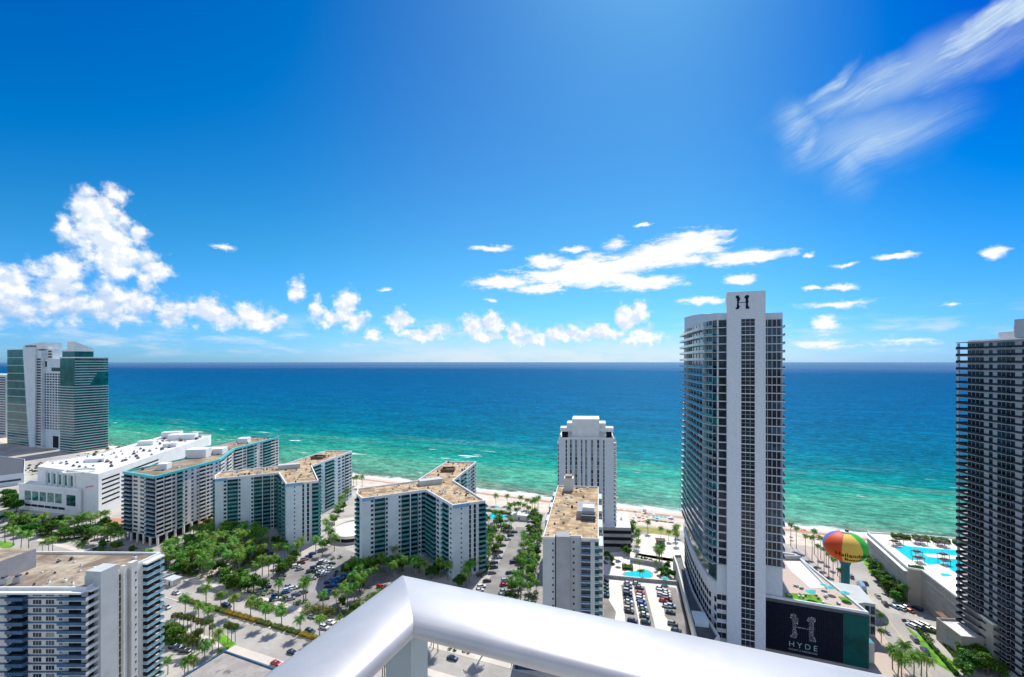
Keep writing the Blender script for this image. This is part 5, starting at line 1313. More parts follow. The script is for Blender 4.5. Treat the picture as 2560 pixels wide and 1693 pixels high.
# panel borders in azimuth, measured at the ball, 270 deg faces the camera; to the right is 360
bord = [0, 30, 62, 100, 140, 178, 216, 264, 322, 352, 360]
borders = [(-14, 30, 'ball_green'), (30, 75, 'ball_white'), (75, 120, 'ball_blue'), (120, 165, 'ball_red'), (165, 204, 'ball_blue'), (204, 262, 'ball_red'), (262, 317, 'ball_yellow'), (317, 346, 'ball_green')]
face0 = math.degrees(math.atan2(-by, -bx)) % 360           # azimuth towards the camera
def ballp(az_, la, r=1.0):
    c = math.cos(R(la)); return (bx + RX * r * c * math.cos(R(az_)), by + RX * r * c * math.sin(R(az_)), bz + RZ * r * math.sin(R(la)))
for k, (a0, a1, m_) in enumerate(borders):
    a0 += face0 - 270; a1 += face0 - 270; na, nl = 8, 24; vs = []
    for i in range(na + 1):
        for j in range(nl + 1): vs.append(ballp(a0 + (a1 - a0) * i / na, -90 + 180 * j / nl))
    fs = [(i * (nl + 1) + j, (i + 1) * (nl + 1) + j, (i + 1) * (nl + 1) + j + 1, i * (nl + 1) + j + 1) for i in range(na) for j in range(nl)]
    MB().add(vs, fs, M[m_]).build('ball_panel', wt_r, smooth=True)
MB().tube([(bx, by, bz + RZ - .05), (bx, by, bz + RZ + .35)], [2.4, 2.1], M['ball_white'], 20).build('top_cap', wt_r)
MB().box(bx + .5, by - .4, bz + RZ + .36, 1.2, 1.2, .9, M['wood']).build('hatch', wt_r)
def ball_text(body, la, size, a_mid, a_span):
    me, co = wall_text(body, M['ball_ink'], None, None, size, 0, 0, .035)
    w = co[:, 0].max(); out = []
    for x, y, z in co:
        az_ = face0 - 270 + a_mid + (x / w - .5) * a_span; l_ = la + math.degrees(y / RZ) * 1.0
        out.append(ballp(az_, l_, 1.012))
    o_ = np.array(out) - np.array([bx, by, 0]); me.vertices.foreach_set('co', o_.ravel()); me.update()
    ob = bpy.data.objects.new('lettering', me); COL.objects.link(ob); ob.parent = wt_r
ball_text('Hallandale', -17, 2.9, 288, 88); ball_text('Beach', -36, 2.5, 294, 54)
# ------------------------------------------------------------------ cars
def car_parts(kind):
    L, W, h0, h1, = {'sedan': (4.7, 1.82, .95, 1.45), 'suv': (4.75, 1.92, 1.10, 1.75), 'van': (5.3, 2.0, 1.2, 2.05), 'truck': (8.5, 2.4, 1.3, 3.0)}[kind]
    prof = {'sedan': [(-.5, .30), (-.495, .62), (-.47, .80), (-.30, .95), (.22, .93), (.42, .80), (.485, .62), (.5, .32)],
            'suv': [(-.5, .36), (-.50, .80), (-.48, 1.05), (-.40, 1.10), (.20, 1.08), (.43, .98), (.49, .78), (.5, .38)],
            'van': [(-.5, .34), (-.50, .90), (-.49, 1.18), (-.42, 1.20), (.30, 1.18), (.44, 1.02), (.49, .80), (.5, .38)],
            'truck': [(-.5, .5), (-.5, 1.2), (-.49, 1.3), (-.3, 1.3), (.3, 1.3), (.46, 1.28), (.5, 1.1), (.5, .5)]}[kind]
    cab = {'sedan': (-.40, -.24, .06, .25, .93, 1.42), 'suv': (-.49, -.43, .08, .26, 1.08, 1.70), 'van': (-.49, -.46, .20, .37, 1.18, 2.0), 'truck': (-.495, -.49, .28, .42, 1.29, 2.9)}[kind]
    return L, W, prof, cab
CARMESH = {}
def car_mesh(kind, paint):
    k = (kind, paint)
    if k in CARMESH: return CARMESH[k]
    L, W, prof, cab = car_parts(kind); cm = CM[paint]; n = len(prof)
    body = MB(); rows = []
    for wy, inz in ((-.5, 0), (-.44, .06), (.44, .06), (.5, 0)):
        rows.append([(x * L, wy * W, z + (0 if j in (0, n - 1) else (inz if inz else 0) - (0 if inz else .03))) for j, (x, z) in enumerate(prof)])
    vs = [v for r in rows for v in r]
    fs = [(r * n + j, r * n + j + 1, (r + 1) * n + j + 1, (r + 1) * n + j) for r in range(3) for j in range(n - 1)]
    fs += [tuple(range(n))[::-1], tuple(range(3 * n, 4 * n)), (0, n, 2 * n, 3 * n), (n - 1, 4 * n - 1, 3 * n - 1, 2 * n - 1)]
    body.add(vs, fs, cm)
    b0, b1, t1, t0, z0, z1 = cab
    g = MB(); w0, w1 = W * .45, W * .37
    q = [(b0 * L, -w0, z0), (t0 * L, -w0, z0), (t0 * L, w0, z0), (b0 * L, w0, z0), (b1 * L, -w1, z1), (t1 * L, -w1, z1), (t1 * L, w1, z1), (b1 * L, w1, z1)]
    g.add(q, [(0, 1, 5, 4), (1, 2, 6, 5), (2, 3, 7, 6), (3, 0, 4, 7)], M['carglass'] if kind != 'truck' else cm)
    rf = MB(); rf.add([(b1 * L - .03, -w1 - .02, z1), (t1 * L + .03, -w1 - .02, z1), (t1 * L + .03, w1 + .02, z1), (b1 * L - .03, w1 + .02, z1), (b1 * L + .06, -w1 + .1, z1 + .05), (t1 * L - .06, -w1 + .1, z1 + .05), (t1 * L - .06, w1 - .1, z1 + .05), (b1 * L + .06, w1 - .1, z1 + .05)],
                       [(0, 1, 5, 4), (1, 2, 6, 5), (2, 3, 7, 6), (3, 0, 4, 7), (4, 5, 6, 7)], cm)
    wh = []
    for sx in (-.31, .31):
        for sy in (-1, 1):
            wh.append(MB().tube([(sx * L, sy * (W / 2 - .20), .33), (sx * L, sy * (W / 2 + .015), .33)], [.33, .33], M['rubber'], 12).mesh('wheel'))
    CARMESH[k] = [('body', body.mesh('car_body')), ('cabin_glass', g.mesh('car_glass')), ('roof', rf.mesh('car_roof'))] + [('wheel', w) for w in wh]
    return CARMESH[k]
def car(px_, py_, paint, kind, heading, label, group, z=.03, world=None):
    x, y = world or gp(px_, py_, .6)
    o = bpy.data.objects.new('parked_car' if 'park' in group or 'lot' in group else 'car', None); COL.objects.link(o); o.empty_display_size = .5
    o.location = (x, y, z); o.rotation_euler = (0, 0, heading)
    for n_, me in car_mesh(kind, paint):
        c = bpy.data.objects.new(n_, me); COL.objects.link(c); c.parent = o
    tag(o, label, 'truck' if kind == 'truck' else 'van' if kind == 'van' else 'car', group)
AS = math.atan2(TS.y, TS.x); AT = math.atan2(TT.y, TT.x)
def cars(rows, where, group, heading, start='from the beach end'):
    """rows: (px, py, colour, kind[, heading])"""
    for i, r in enumerate(rows):
        hd = r[4] if len(r) > 4 else heading
        kn = {'sedan': 'car', 'suv': 'SUV', 'van': 'van', 'truck': 'truck'}[r[3]]
        o_ = ORD[i]
        lb = f'{r[2]} {kn} {where}' if len(rows) == 1 else f'{r[2]} {kn}, {o_} {start} {where}'
        car(r[0], r[1], r[2], r[3], hd, lb, group)
def c7(x, y): return (1480 + x / 7.127, 1380 + y / 7.127)
def rw(f, L): return [(*f(a, b_), *r) for a, b_, *r in L]
G1 = 'cars parked beside the kidney pool'
cars(rw(c7, [(640, 555, 'white', 'sedan'), (640, 620, 'grey', 'sedan'), (635, 690, 'silver', 'suv'), (640, 752, 'black', 'suv'), (648, 830, 'navy', 'sedan'), (650, 880, 'white', 'sedan'), (658, 945, 'grey', 'sedan'), (655, 1010, 'beige', 'suv'), (665, 1058, 'black', 'sedan'), (722, 1225, 'navy', 'suv')]), 'in the left middle row by the pool', G1, AS)
cars(rw(c7, [(790, 560, 'silver', 'sedan'), (845, 632, 'grey', 'sedan'), (862, 725, 'red', 'sedan'), (868, 790, 'silver', 'suv'), (868, 838, 'white', 'suv'), (890, 925, 'blue', 'suv'), (905, 985, 'silver', 'sedan'), (918, 1040, 'green', 'sedan'), (930, 1105, 'white', 'sedan'), (935, 1150, 'black', 'sedan'), (955, 1248, 'teal', 'suv')]), 'in the right middle row by the pool', G1, AS)
cars(rw(c7, [(228, 505, 'navy', 'sedan'), (226, 572, 'black', 'sedan'), (228, 635, 'green', 'sedan'), (230, 705, 'teal', 'sedan'), (232, 772, 'teal', 'suv')]), 'along the grey tower in the pool lot', G1, AS)
cars(rw(c7, [(1215, 645, 'silver', 'sedan'), (1320, 700, 'white', 'sedan'), (1330, 745, 'white', 'sedan'), (1235, 700, 'white', 'suv'), (1330, 795, 'silver', 'suv'), (1240, 765, 'silver', 'suv'), (1345, 850, 'maroon', 'suv'), (1275, 865, 'red', 'sedan'), (1330, 960, 'white', 'sedan'), (1410, 960, 'pale blue', 'suv'), (1400, 1075, 'teal', 'sedan'), (1440, 1275, 'grey', 'suv'), (1500, 1395, 'navy', 'sedan')]), 'by the podium wall in the pool lot', G1, AS)
def c8(x, y): return (1180 + x / 7.84, 1200 + y / 7.84)
def c5(x, y): return (840 + x / 3.92, 1100 + y / 3.92)
cars(rw(c8, [(830, 1018, 'black', 'sedan'), (755, 1085, 'navy', 'sedan'), (700, 1160, 'silver', 'sedan'), (600, 1280, 'green', 'sedan'), (538, 1410, 'black', 'suv'), (505, 1490, 'silver', 'sedan')]) + rw(c5, [(1595, 1150, 'pale blue', 'sedan'), (1552, 1200, 'navy', 'sedan'), (1548, 1246, 'black', 'suv'), (1530, 1300, 'grey', 'sedan'), (1480, 1380, 'black', 'sedan'), (1425, 1435, 'white', 'suv'), (1405, 1470, 'white', 'sedan')]), 'on the left of the driveway', 'cars parked along the driveway', R(15))
cars(rw(c5, [(1770, 1155, 'silver', 'sedan'), (1740, 1195, 'navy', 'suv'), (1700, 1300, 'teal', 'sedan'), (1660, 1375, 'silver', 'suv'), (1645, 1418, 'red', 'sedan'), (1640, 1480, 'silver', 'sedan'), (1625, 1515, 'silver', 'sedan')]), 'on the right of the driveway', 'cars parked along the driveway', R(15))
def c3(x, y): return (640 + x / 7.41, 1340 + y / 7.41)
G3 = 'cars in the lot before the Y-shaped blocks'
cars(rw(c3, [(1045, 325, 'blue', 'sedan'), (965, 385, 'black', 'sedan'), (900, 430, 'silver', 'suv'), (835, 500, 'maroon', 'suv'), (745, 560, 'white', 'suv'), (810, 610, 'silver', 'sedan')]), 'in the back row of the palm lot', G3, R(30))
cars(rw(c3, [(1290, 490, 'white', 'sedan'), (1235, 478, 'white', 'suv'), (1190, 510, 'navy', 'sedan'), (1400, 512, 'green', 'sedan'), (1340, 570, 'silver', 'suv'), (1370, 610, 'white', 'sedan'), (1290, 600, 'white', 'sedan'), (1170, 588, 'white', 'sedan'), (1075, 590, 'navy', 'suv'), (1010, 655, 'navy', 'suv'), (1245, 690, 'white', 'sedan'), (1195, 660, 'white', 'sedan'), (1165, 735, 'navy', 'suv'), (1220, 725, 'silver', 'sedan')]), 'in the double row of the palm lot', G3, R(30))
cars(rw(c3, [(950, 770, 'blue', 'suv'), (1040, 790, 'beige', 'sedan'), (880, 1040, 'grey', 'sedan'), (690, 965, 'white', 'suv'), (600, 925, 'silver', 'sedan'), (585, 1000, 'white', 'suv'), (545, 1040, 'blue', 'sedan'), (745, 1090, 'grey', 'suv'), (790, 1050, 'silver', 'sedan'), (640, 1160, 'silver', 'sedan'), (385, 1165, 'white', 'sedan'), (335, 1175, 'navy', 'suv'), (375, 1110, 'navy', 'suv')]), 'in the front row of the palm lot', G3, R(30))
cars(rw(c3, [(450, 800, 'grey', 'sedan'), (200, 945, 'navy', 'sedan'), (70, 850, 'pale blue', 'suv'), (95, 1010, 'pale blue', 'suv'), (60, 1090, 'grey', 'sedan'), (480, 740, 'grey', 'sedan')]), 'beside the avenue end of the palm lot', G3, R(25))
cars(rw(c3, [(1610, 740, 'navy', 'sedan'), (1560, 780, 'pale blue', 'suv'), (1500, 800, 'blue', 'sedan'), (1620, 830, 'teal', 'suv'), (1420, 810, 'blue', 'sedan'), (1500, 860, 'navy', 'suv'), (1340, 860, 'navy', 'sedan'), (1570, 910, 'teal', 'sedan'), (1450, 910, 'blue', 'suv'), (1350, 940, 'navy', 'sedan'), (1275, 1030, 'white', 'sedan'), (1345, 1045, 'blue', 'suv'), (1275, 1150, 'navy', 'sedan')]), 'in the shaded bay of the palm lot', G3, R(20))  # bluish paints stand in for the blue shade over most of these
cars([(952, 1467, 'red', 'suv')], 'under the trees just above the balcony rail', 'cars among the garden trees', AS)
def c1(x, y): return (400 + x / 8.71, 1440 + y / 8.71)
def c2(x, y): return (620 + x / 8.71, 1460 + y / 8.71)
GR = 'cars driving on the avenue'
cars([(*c1(350, 365), 'silver', 'sedan')], 'driving alone on the far side of the avenue', GR, AS)
cars([(*c1(140, 680), 'silver', 'suv')], 'on the avenue just beside the near left tower', GR, AS)
cars([(*c1(900, 312), 'navy', 'suv')], 'on the avenue half behind the first median palm', GR, AS)
cars([(*c1(1445, 665), 'navy', 'van')], 'on the avenue between the median palms', GR, AS)
cars([(*c2(1350, 1030), 'teal', 'suv')], 'on the avenue just past the median palms, near the rail', GR, AS)
cars([(*c2(1660, 940), 'white', 'suv')], 'on the avenue disappearing behind the rail', GR, AS)
cars([(*c2(960, 1480), 'navy', 'sedan')], 'on the near lanes of the avenue close to the rail', GR, AS)
cars([(*c2(1400, 705), 'silver', 'sedan')], 'at the far kerb of the avenue before the yellow shrubs', GR, AS)
cars([(*c2(1790, 830), 'white', 'sedan')], 'at the far kerb of the avenue, nearest the rail', GR, AS)
cars([(1131, 1645, 'navy', 'sedan')], 'on the avenue seen below the handrail', GR, AS)
cars([(690, 1658, 'red', 'sedan')], 'beside the low grey roof at the rail', 'cars near the low roof', AS)
def c4(x, y): return (400 + x / 7.467, 1260 + y / 7.467)
GN = 'cars in the shaded palm garden lot'
cars(rw(c4, [(720, 640, 'navy', 'suv'), (690, 690, 'silver', 'sedan'), (600, 665, 'silver', 'suv'), (330, 800, 'silver', 'sedan'), (530, 850, 'navy', 'suv'), (200, 1010, 'white', 'sedan'), (370, 1070, 'navy', 'suv'), (245, 1165, 'maroon', 'sedan'), (440, 1190, 'grey', 'sedan'), (1850, 920, 'navy', 'sedan'), (1960, 880, 'blue', 'suv'), (2050, 930, 'navy', 'sedan'), (1900, 1000, 'navy', 'suv')]), 'among the palms before the far Y-shaped block', GN, R(25), 'in line')
def c9(x, y): return (2080 + x / 7.36, 1480 + y / 7.36)
GS = 'cars on the side street'
cars(rw(c9, [(845, 75, 'silver', 'sedan', AT), (975, 215, 'black', 'suv', AT)]), 'at the kerb of the side street', GS, AT)
cars(rw(c9, [(1150, 265, 'pale blue', 'sedan'), (1255, 290, 'white', 'suv'), (1345, 265, 'silver', 'sedan'), (1420, 335, 'orange', 'sedan'), (1570, 305, 'navy', 'suv')]), 'before the garage entrance', 'cars at the garage forecourt', R(105), 'from the left')
cars(rw(c9, [(1400, 550, 'navy', 'sedan'), (1465, 620, 'white', 'suv'), (1570, 610, 'white', 'van'), (1610, 660, 'navy', 'sedan'), (1690, 610, 'white', 'van'), (1760, 670, 'silver', 'sedan'), (1840, 680, 'white', 'suv')]), 'in the rank above the hedged lawn', 'cars at the garage forecourt', R(105), 'from the left')
cars(rw(c9, [(1520, 865, 'grey', 'suv', AT), (1710, 1080, 'navy', 'suv', AT)]), 'driving beside the hedged lawn', GS, AT)
cars([(2154, 1468, 'pale blue', 'truck', AT)], 'on the side street beside the water tower column', GS, AT)
cars([(2164, 1458, 'black', 'sedan', AT)], 'behind the pale blue truck on the side street', GS, AT)
cars([(2128, 1441, 'grey', 'suv', AT)], 'far up the side street, right of the water tower column', GS, AT)
cars([(869, 1309, 'teal', 'sedan')], 'on the curved parking ramp between the Y-shaped blocks', 'cars on the ramp', R(10))
# ------------------------------------------------------------------ planting
med = [(515, 1516), (551.5, 1527), (584, 1537.6), (625.6, 1550), (664, 1564.5), (702.7, 1572), (749.7, 1589.7), (799, 1592)]
plants('palm', med, 'tall feather-leaved', 'on the avenue median', 'palms on the avenue median', 1.08)
hp = [(470, 1503, 'hedge'), (520, 1521, 'hedge'), (558, 1536, 'hedge'), (583, 1546, 'croton'), (612, 1556, 'croton'), (642, 1566, 'croton'), (672, 1574, 'hedge')]
mv = 151.4
def med_u(px_): p = on_line(px_, uv(-300, mv), uv(0, mv)); return to_uv(*p)[0]
segs = [(452, 500, 'hedge', 'green'), (501, 541, 'hedge', 'green'), (542, 562, 'hedge', 'yellow-green'), (563, 585, 'croton', 'golden'), (586, 615, 'croton', 'golden'), (617, 640, 'croton', 'amber'), (643, 676, 'hedge', 'green'), (681, 714, 'hedge', 'yellow-green'), (717, 746, 'hedge', 'yellow-green'), (749, 792, 'croton', 'golden')]
for i, (a, c, m_, colr) in enumerate(segs):
    hedge(uv(med_u(a), mv), uv(med_u(c), mv), 2.3, 1.15, m_, f'{colr} clipped median hedge segment, {ORD[i]} from the left', 'hedges on the avenue median', .12, 30)
plants('palm', [(462, 1535), (496, 1552), (520, 1562)], 'bright green', 'on the near kerb beside the cabbage palms', 'palms on the near kerb', .95)
plants('cabbage_palm', [(437, 1572), (449, 1574), (458.6, 1577), (469, 1579), (478, 1581), (489, 1580)], 'slim', 'in the row behind the near left tower', 'cabbage palms by the avenue', .92)
plants('cabbage_palm', [(501, 1589), (510, 1591), (523, 1597), (531, 1600)], 'round-headed', 'in the cluster below the median palms', 'cabbage palms by the avenue', .95)
plants('cabbage_palm', [(569, 1607), (578, 1605), (588, 1606)], 'round-headed', 'in the trio beside the low grey roof', 'cabbage palms by the avenue', .95)
plants('cabbage_palm', [(466, 1634), (478, 1641), (486, 1630), (497, 1625)], 'shadowed', 'in the lower left car court', 'cabbage palms by the avenue', 1.05)
plants('palm', [(419.5, 1686), (471, 1690), (484, 1692), (462, 1697)], 'dense low', 'at the bottom beside the near left tower', 'palms by the avenue', .85)
plants('broadleaf_tree', [(411, 1594), (424, 1600), (440, 1606)], 'dark', 'behind the near left tower', 'trees by the near left tower', .9)
plants('palm', [(13, 1358), (33, 1365), (52, 1370), (71, 1373)], 'tall', 'above the near roof at the left edge', 'palms on the far avenue', 1.25)
plants('palm', [(106, 1382), (122, 1379), (131, 1381)], 'low', 'on the far avenue above the near roof edge', 'palms on the far avenue', .9)
plants('palm', [(236, 1352), (244, 1356), (252, 1360), (259, 1356), (268, 1361), (276, 1357), (285, 1363), (296, 1360), (304, 1366)], 'sunlit', 'in the row before the turquoise-edged block', 'palms before the long block', 1.0)
G_ = 'palms in the hall garden'
plants('palm', [(20, 1312), (34, 1318), (66, 1326), (88, 1330), (110, 1322), (148, 1334), (158, 1342), (172, 1326), (186, 1330), (205, 1325), (216, 1318), (226, 1328), (238, 1320), (252, 1312), (265, 1310)], 'dark', 'before the white garage', G_, 1.15)
plants('broadleaf_tree', [(40, 1316), (58, 1308), (76, 1314), (96, 1312), (118, 1326), (134, 1318), (150, 1316), (196, 1316), (246, 1330), (262, 1322), (280, 1330), (160, 1348)], 'dark', 'before the white garage', 'trees in the hall garden', 1.0)
plants('broadleaf_tree', [(28, 1326), (50, 1332), (70, 1338), (92, 1336), (112, 1340), (128, 1332), (146, 1352), (172, 1350), (186, 1344), (206, 1342), (226, 1344), (268, 1342), (8, 1306), (24, 1300)], 'shadowy', 'in the front rank before the white garage', 'trees in the hall garden', 1.05)
plants('broadleaf_tree', [(10, 1262), (24, 1256), (38, 1262), (30, 1246), (14, 1244), (42, 1280), (22, 1274)], 'dark', 'at the left edge beside the white garage', 'trees left of the garage', 1.2)
plants('broadleaf_tree', [(220, 1352), (212, 1358)], 'pink-flowering low', 'by the crossing left of the long block', 'trees in the hall garden', .6)
plants('shrub', [(130, 1388), (200, 1366), (252, 1382), (262, 1385), (275, 1386), (240, 1376)], 'round', 'beyond the near roof edge', 'shrubs by the far avenue', 1.3)
gard = [gp(*p) for p in ((408, 1395), (500, 1345), (570, 1335), (640, 1345), (668, 1375), (655, 1412), (610, 1440), (560, 1452), (500, 1450), (440, 1440), (408, 1430))]
GP = scatter(gard, 92, 5, 3.6)
plants('palm', GP[:70], 'leafy', 'in the dense palm garden', 'palms in the garden before the far Y-shaped block', 1.22, world=True)
plants('broadleaf_tree', GP[70:], 'spreading', 'in the dense palm garden', 'trees in the garden before the far Y-shaped block', .95, world=True)
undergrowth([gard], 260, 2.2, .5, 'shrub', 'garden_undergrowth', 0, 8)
plants('broadleaf_tree', [(566, 1466), (578, 1470), (592, 1462), (603, 1470), (585, 1478), (620, 1482), (634, 1478)], 'large dark', 'at the avenue corner of the palm lot', 'trees at the avenue corner', 1.15)
plants('broadleaf_tree', [(640, 1412), (650, 1416), (700, 1420), (712, 1428), (722, 1420), (730, 1412), (706, 1436), (735, 1402)], 'bright green', 'beside the far Y-shaped block', 'trees between garden and palm lot', .95)
plants('palm', [(612, 1486), (640, 1450), (655, 1442), (672, 1440), (682, 1436), (720, 1402), (742, 1398), (752, 1390), (712, 1395), (690, 1400)], 'slender', 'along the left side of the palm lot', 'palms round the palm lot', 1.1)
plants('palm', [(764, 1499)], 'tall lone', 'standing in the middle of the palm lot', 'palms round the palm lot', 1.35)
plants('palm', [(840, 1524), (868, 1520), (885, 1512), (858, 1500), (902, 1490)], 'green', 'at the front of the lot by the rail', 'palms round the palm lot', 1.15)
plants('shrub', [(640, 1494), (655, 1480), (668, 1477), (680, 1482), (700, 1494), (712, 1498), (705, 1514), (745, 1470), (756, 1466), (800, 1492), (812, 1486), (790, 1430), (806, 1424), (832, 1398), (850, 1396), (842, 1432), (838, 1440), (785, 1432)], 'rounded yellow-green', 'on the islands of the palm lot', 'shrubs on the lot islands', 1.2)
undergrowth([[gp(*p) for p in ((755, 1535), (762, 1515), (800, 1518), (842, 1526), (832, 1548), (790, 1545))]], 110, .9, .35, 'redleaf', 'flower_border', 0, 3)
undergrowth([[gp(*p) for p in ((612, 1512), (640, 1500), (720, 1535), (700, 1540))], [gp(*p) for p in ((835, 1560), (850, 1540), (900, 1500), (960, 1470), (960, 1490), (900, 1530))]], 80, 1.0, .38, 'leaf', 'verge_planting', 0, 4)
plants('palm', [(872, 1452), (884, 1440), (893, 1462), (905, 1448), (917, 1470), (925, 1440), (880, 1478), (935, 1456), (955, 1432), (968, 1440), (985, 1452), (996, 1434), (1012, 1444), (1028, 1436), (1040, 1448), (1060, 1452), (1165, 1468), (1172, 1455), (1178, 1440)], 'lush', 'before the nearest Y-shaped block', 'palms before the nearest Y-shaped block', 1.15)
plants('broadleaf_tree', [(868, 1440), (890, 1430), (912, 1432), (940, 1428), (976, 1424), (1005, 1428), (1048, 1432), (1095, 1436), (1150, 1470), (898, 1478), (1078, 1448)], 'lush', 'before the nearest Y-shaped block', 'trees before the nearest Y-shaped block', 1.0)
plants('palm', [(916, 1404), (948, 1398), (985, 1404), (1100, 1444), (1120, 1452)], 'shaded', 'in the courtyard of the nearest Y-shaped block', 'palms before the nearest Y-shaped block', 1.2)
plants('broadleaf_tree', [(520, 1318), (540, 1325), (530, 1336), (505, 1330), (690, 1362), (700, 1375)], 'dark', 'between the long block and the far Y-shaped block', 'trees between the blocks', .95)
plants('palm', [(836, 1378), (828, 1365), (820, 1350), (815, 1335), (830, 1318), (842, 1300), (850, 1285), (806, 1388), (790, 1384), (860, 1262), (852, 1272), (868, 1252)], 'pale', 'along the right side of the far Y-shaped block', 'palms between the Y-shaped blocks', 1.1)
plants('broadleaf_tree', [(812, 1372), (845, 1290), (858, 1276), (836, 1310)], 'low', 'along the right side of the far Y-shaped block', 'trees between the Y-shaped blocks', .8)
strip1 = [gp(*p) for p in ((1218, 1318), (1240, 1300), (1262, 1308), (1285, 1318), (1262, 1350), (1236, 1402), (1212, 1440), (1190, 1462), (1196, 1420), (1210, 1380))]
S1 = scatter(strip1, 26, 15, 3.6); plants('palm', S1[:17], 'sunlit', 'left of the driveway', 'palms along the driveway', .95, world=True)
plants('broadleaf_tree', S1[17:], 'small', 'left of the driveway', 'trees along the driveway', .7, world=True)
strip2 = [gp(*p) for p in ((1322, 1318), (1350, 1300), (1352, 1360), (1345, 1420), (1340, 1515), (1268, 1512), (1290, 1440), (1306, 1380))]
S2 = scatter(strip2, 52, 25, 3.2); plants('palm', S2[:34], 'yellowish', 'between driveway and grey tower', 'palms beside the grey tower', .95, world=True)
plants('broadleaf_tree', S2[34:], 'small', 'between driveway and grey tower', 'trees beside the grey tower', .72, world=True)
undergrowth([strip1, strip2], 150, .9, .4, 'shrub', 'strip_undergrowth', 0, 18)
plants('palm', [(1240, 1262), (1268, 1262), (1302, 1266), (1318, 1273), (1330, 1276), (1338, 1279), (1345, 1270)], 'dark', 'standing on the sand left of the white tower', 'palms on the beach', 1.05)
plants('palm', [(1276, 1285), (1286, 1282), (1297, 1284), (1310, 1288), (1290, 1296), (1322, 1292), (1336, 1298), (1342, 1310), (1272, 1296)], 'green', 'around the small pool', 'palms around the small pool', .95)
plants('broadleaf_tree', [(1330, 1290), (1338, 1294), (1325, 1302), (1346, 1300)], 'bright', 'around the small pool', 'trees around the small pool', .75)
plants('palm', [(862, 1212), (874, 1210), (884, 1214), (892, 1213), (905, 1218)], 'dark', 'on the beach behind the Y-shaped blocks', 'palms on the beach', 1.1)
hedge(gp(1216, 1277), gp(1298, 1290), 2.0, 1.3, 'redleaf', 'long hedge between the small pool and the sand', None, .0)
plants('broadleaf_tree', [(1568, 1345), (1572, 1352), (1570, 1362), (1566, 1372), (1562, 1382), (1568, 1390), (1575, 1335), (1580, 1328)], 'bright green', 'in the column beside the sand court', 'trees beside the sand court', .72)
plants('palm', [(1578, 1340), (1584, 1332), (1592, 1368), (1596, 1378), (1594, 1358), (1555, 1330), (1552, 1340), (1620, 1332), (1652, 1345), (1672, 1352), (1688, 1350), (1692, 1342), (1690, 1362), (1650, 1398), (1642, 1405), (1648, 1412), (1655, 1402)], 'thin', 'around the sand court', 'palms around the sand court', .92)
plants('shrub', [(1592, 1394), (1604, 1397), (1616, 1400), (1628, 1402), (1680, 1402), (1672, 1408), (1690, 1412), (1545, 1405), (1530, 1412), (1518, 1400), (1512, 1410), (1524, 1390)], 'low', 'around the sand court and terrace', 'shrubs around the sand court', 1.2)
hedge(gp(1556, 1420), gp(1582, 1422), 4.5, 1.6, 'leaf', 'oval green hedge beside the kidney-shaped pool', None, .0)
plants('broadleaf_tree', [(1652, 1436), (1664, 1432), (1672, 1440), (1660, 1446), (1680, 1446), (1668, 1424), (1530, 1408), (1516, 1395)], 'small green', 'between the kidney-shaped pool and the podium', 'trees by the kidney-shaped pool', .6)
plants('palm', [(1600, 1444), (1606, 1446), (1640, 1424), (1598, 1422)], 'small', 'at the edge of the kidney-shaped pool', 'palms by the kidney-shaped pool', .5)
tp = [(1977, 1365), (1991, 1371), (2014, 1388), (2030, 1400), (2045, 1414), (2060, 1427), (2072, 1439), (2083, 1452), (2094, 1440), (2100, 1478), (2066, 1412), (2052, 1398), (2036, 1386)]
plants('tall_palm', tp, 'very tall', 'in the avenue left of the water tower', 'tall palms beside the water tower', 1.0)
plants('shrub', [(2000, 1392), (2020, 1408), (2038, 1424), (2052, 1436), (2064, 1448), (2078, 1462), (2090, 1472)], 'low', 'under the tall palms left of the water tower', 'shrubs beside the water tower', 1.2)
rt = [gp(*p) for p in ((2170, 1400), (2200, 1420), (2240, 1470), (2268, 1508), (2240, 1505), (2205, 1470), (2180, 1430))]
RT = scatter(rt, 26, 33, 3.0); plants('broadleaf_tree', RT[:16], 'dense', 'beside the garage wall', 'trees beside the garage wall', .85, world=True)
plants('palm', RT[16:], 'dark', 'beside the garage wall', 'palms beside the garage wall', .9, world=True)
undergrowth([rt], 150, 1.0, .4, 'leaf', 'bank_planting', 0, 28)
plants('palm', [(2232, 1675), (2245, 1690), (2262, 1670), (2284, 1700), (2303, 1690), (2318, 1704), (2255, 1712)], 'broad dark', 'at the bottom right corner of the street', 'palms at the street corner', 1.1)
plants('palm', [(2201, 1566), (2203, 1608)], 'small thin', 'on the pink pavement beside the dark podium', 'small palms on the pavement', .6)
plants('palm', [(2214, 1578)], 'tiny', 'at the pavement edge near the small thin palms', 'small palms on the pavement', .45)
hedge(gp(2292, 1574), gp(2392, 1690), 1.3, 1.3, 'leaf', 'long clipped hedge on the street side of the lawn', 'hedges round the lawn')
hedge(gp(2345, 1590), gp(2400, 1660), 1.3, 1.2, 'leaf', 'long clipped hedge against the beige entrance block', 'hedges round the lawn')
hedge(gp(2298, 1573), gp(2340, 1585), 1.2, 1.2, 'leaf', 'short clipped hedge at the top of the lawn', 'hedges round the lawn')
plants('broadleaf_tree', [(2412, 1650), (2428, 1655), (2440, 1662), (2420, 1672), (2450, 1680), (2470, 1690), (2500, 1694), (2410, 1690), (2455, 1660)], 'rounded green', 'under the dark tower at bottom right', 'trees under the dark tower', .95)
plants('shrub', [(2320, 1590), (2330, 1602)], 'silvery', 'on the hedged lawn', 'shrubs on the hedged lawn', .9)
plants('palm', [(1083, 1622), (1095, 1630), (1078, 1614)], 'dark', 'beyond the avenue under the handrail', 'palms under the handrail', .9)
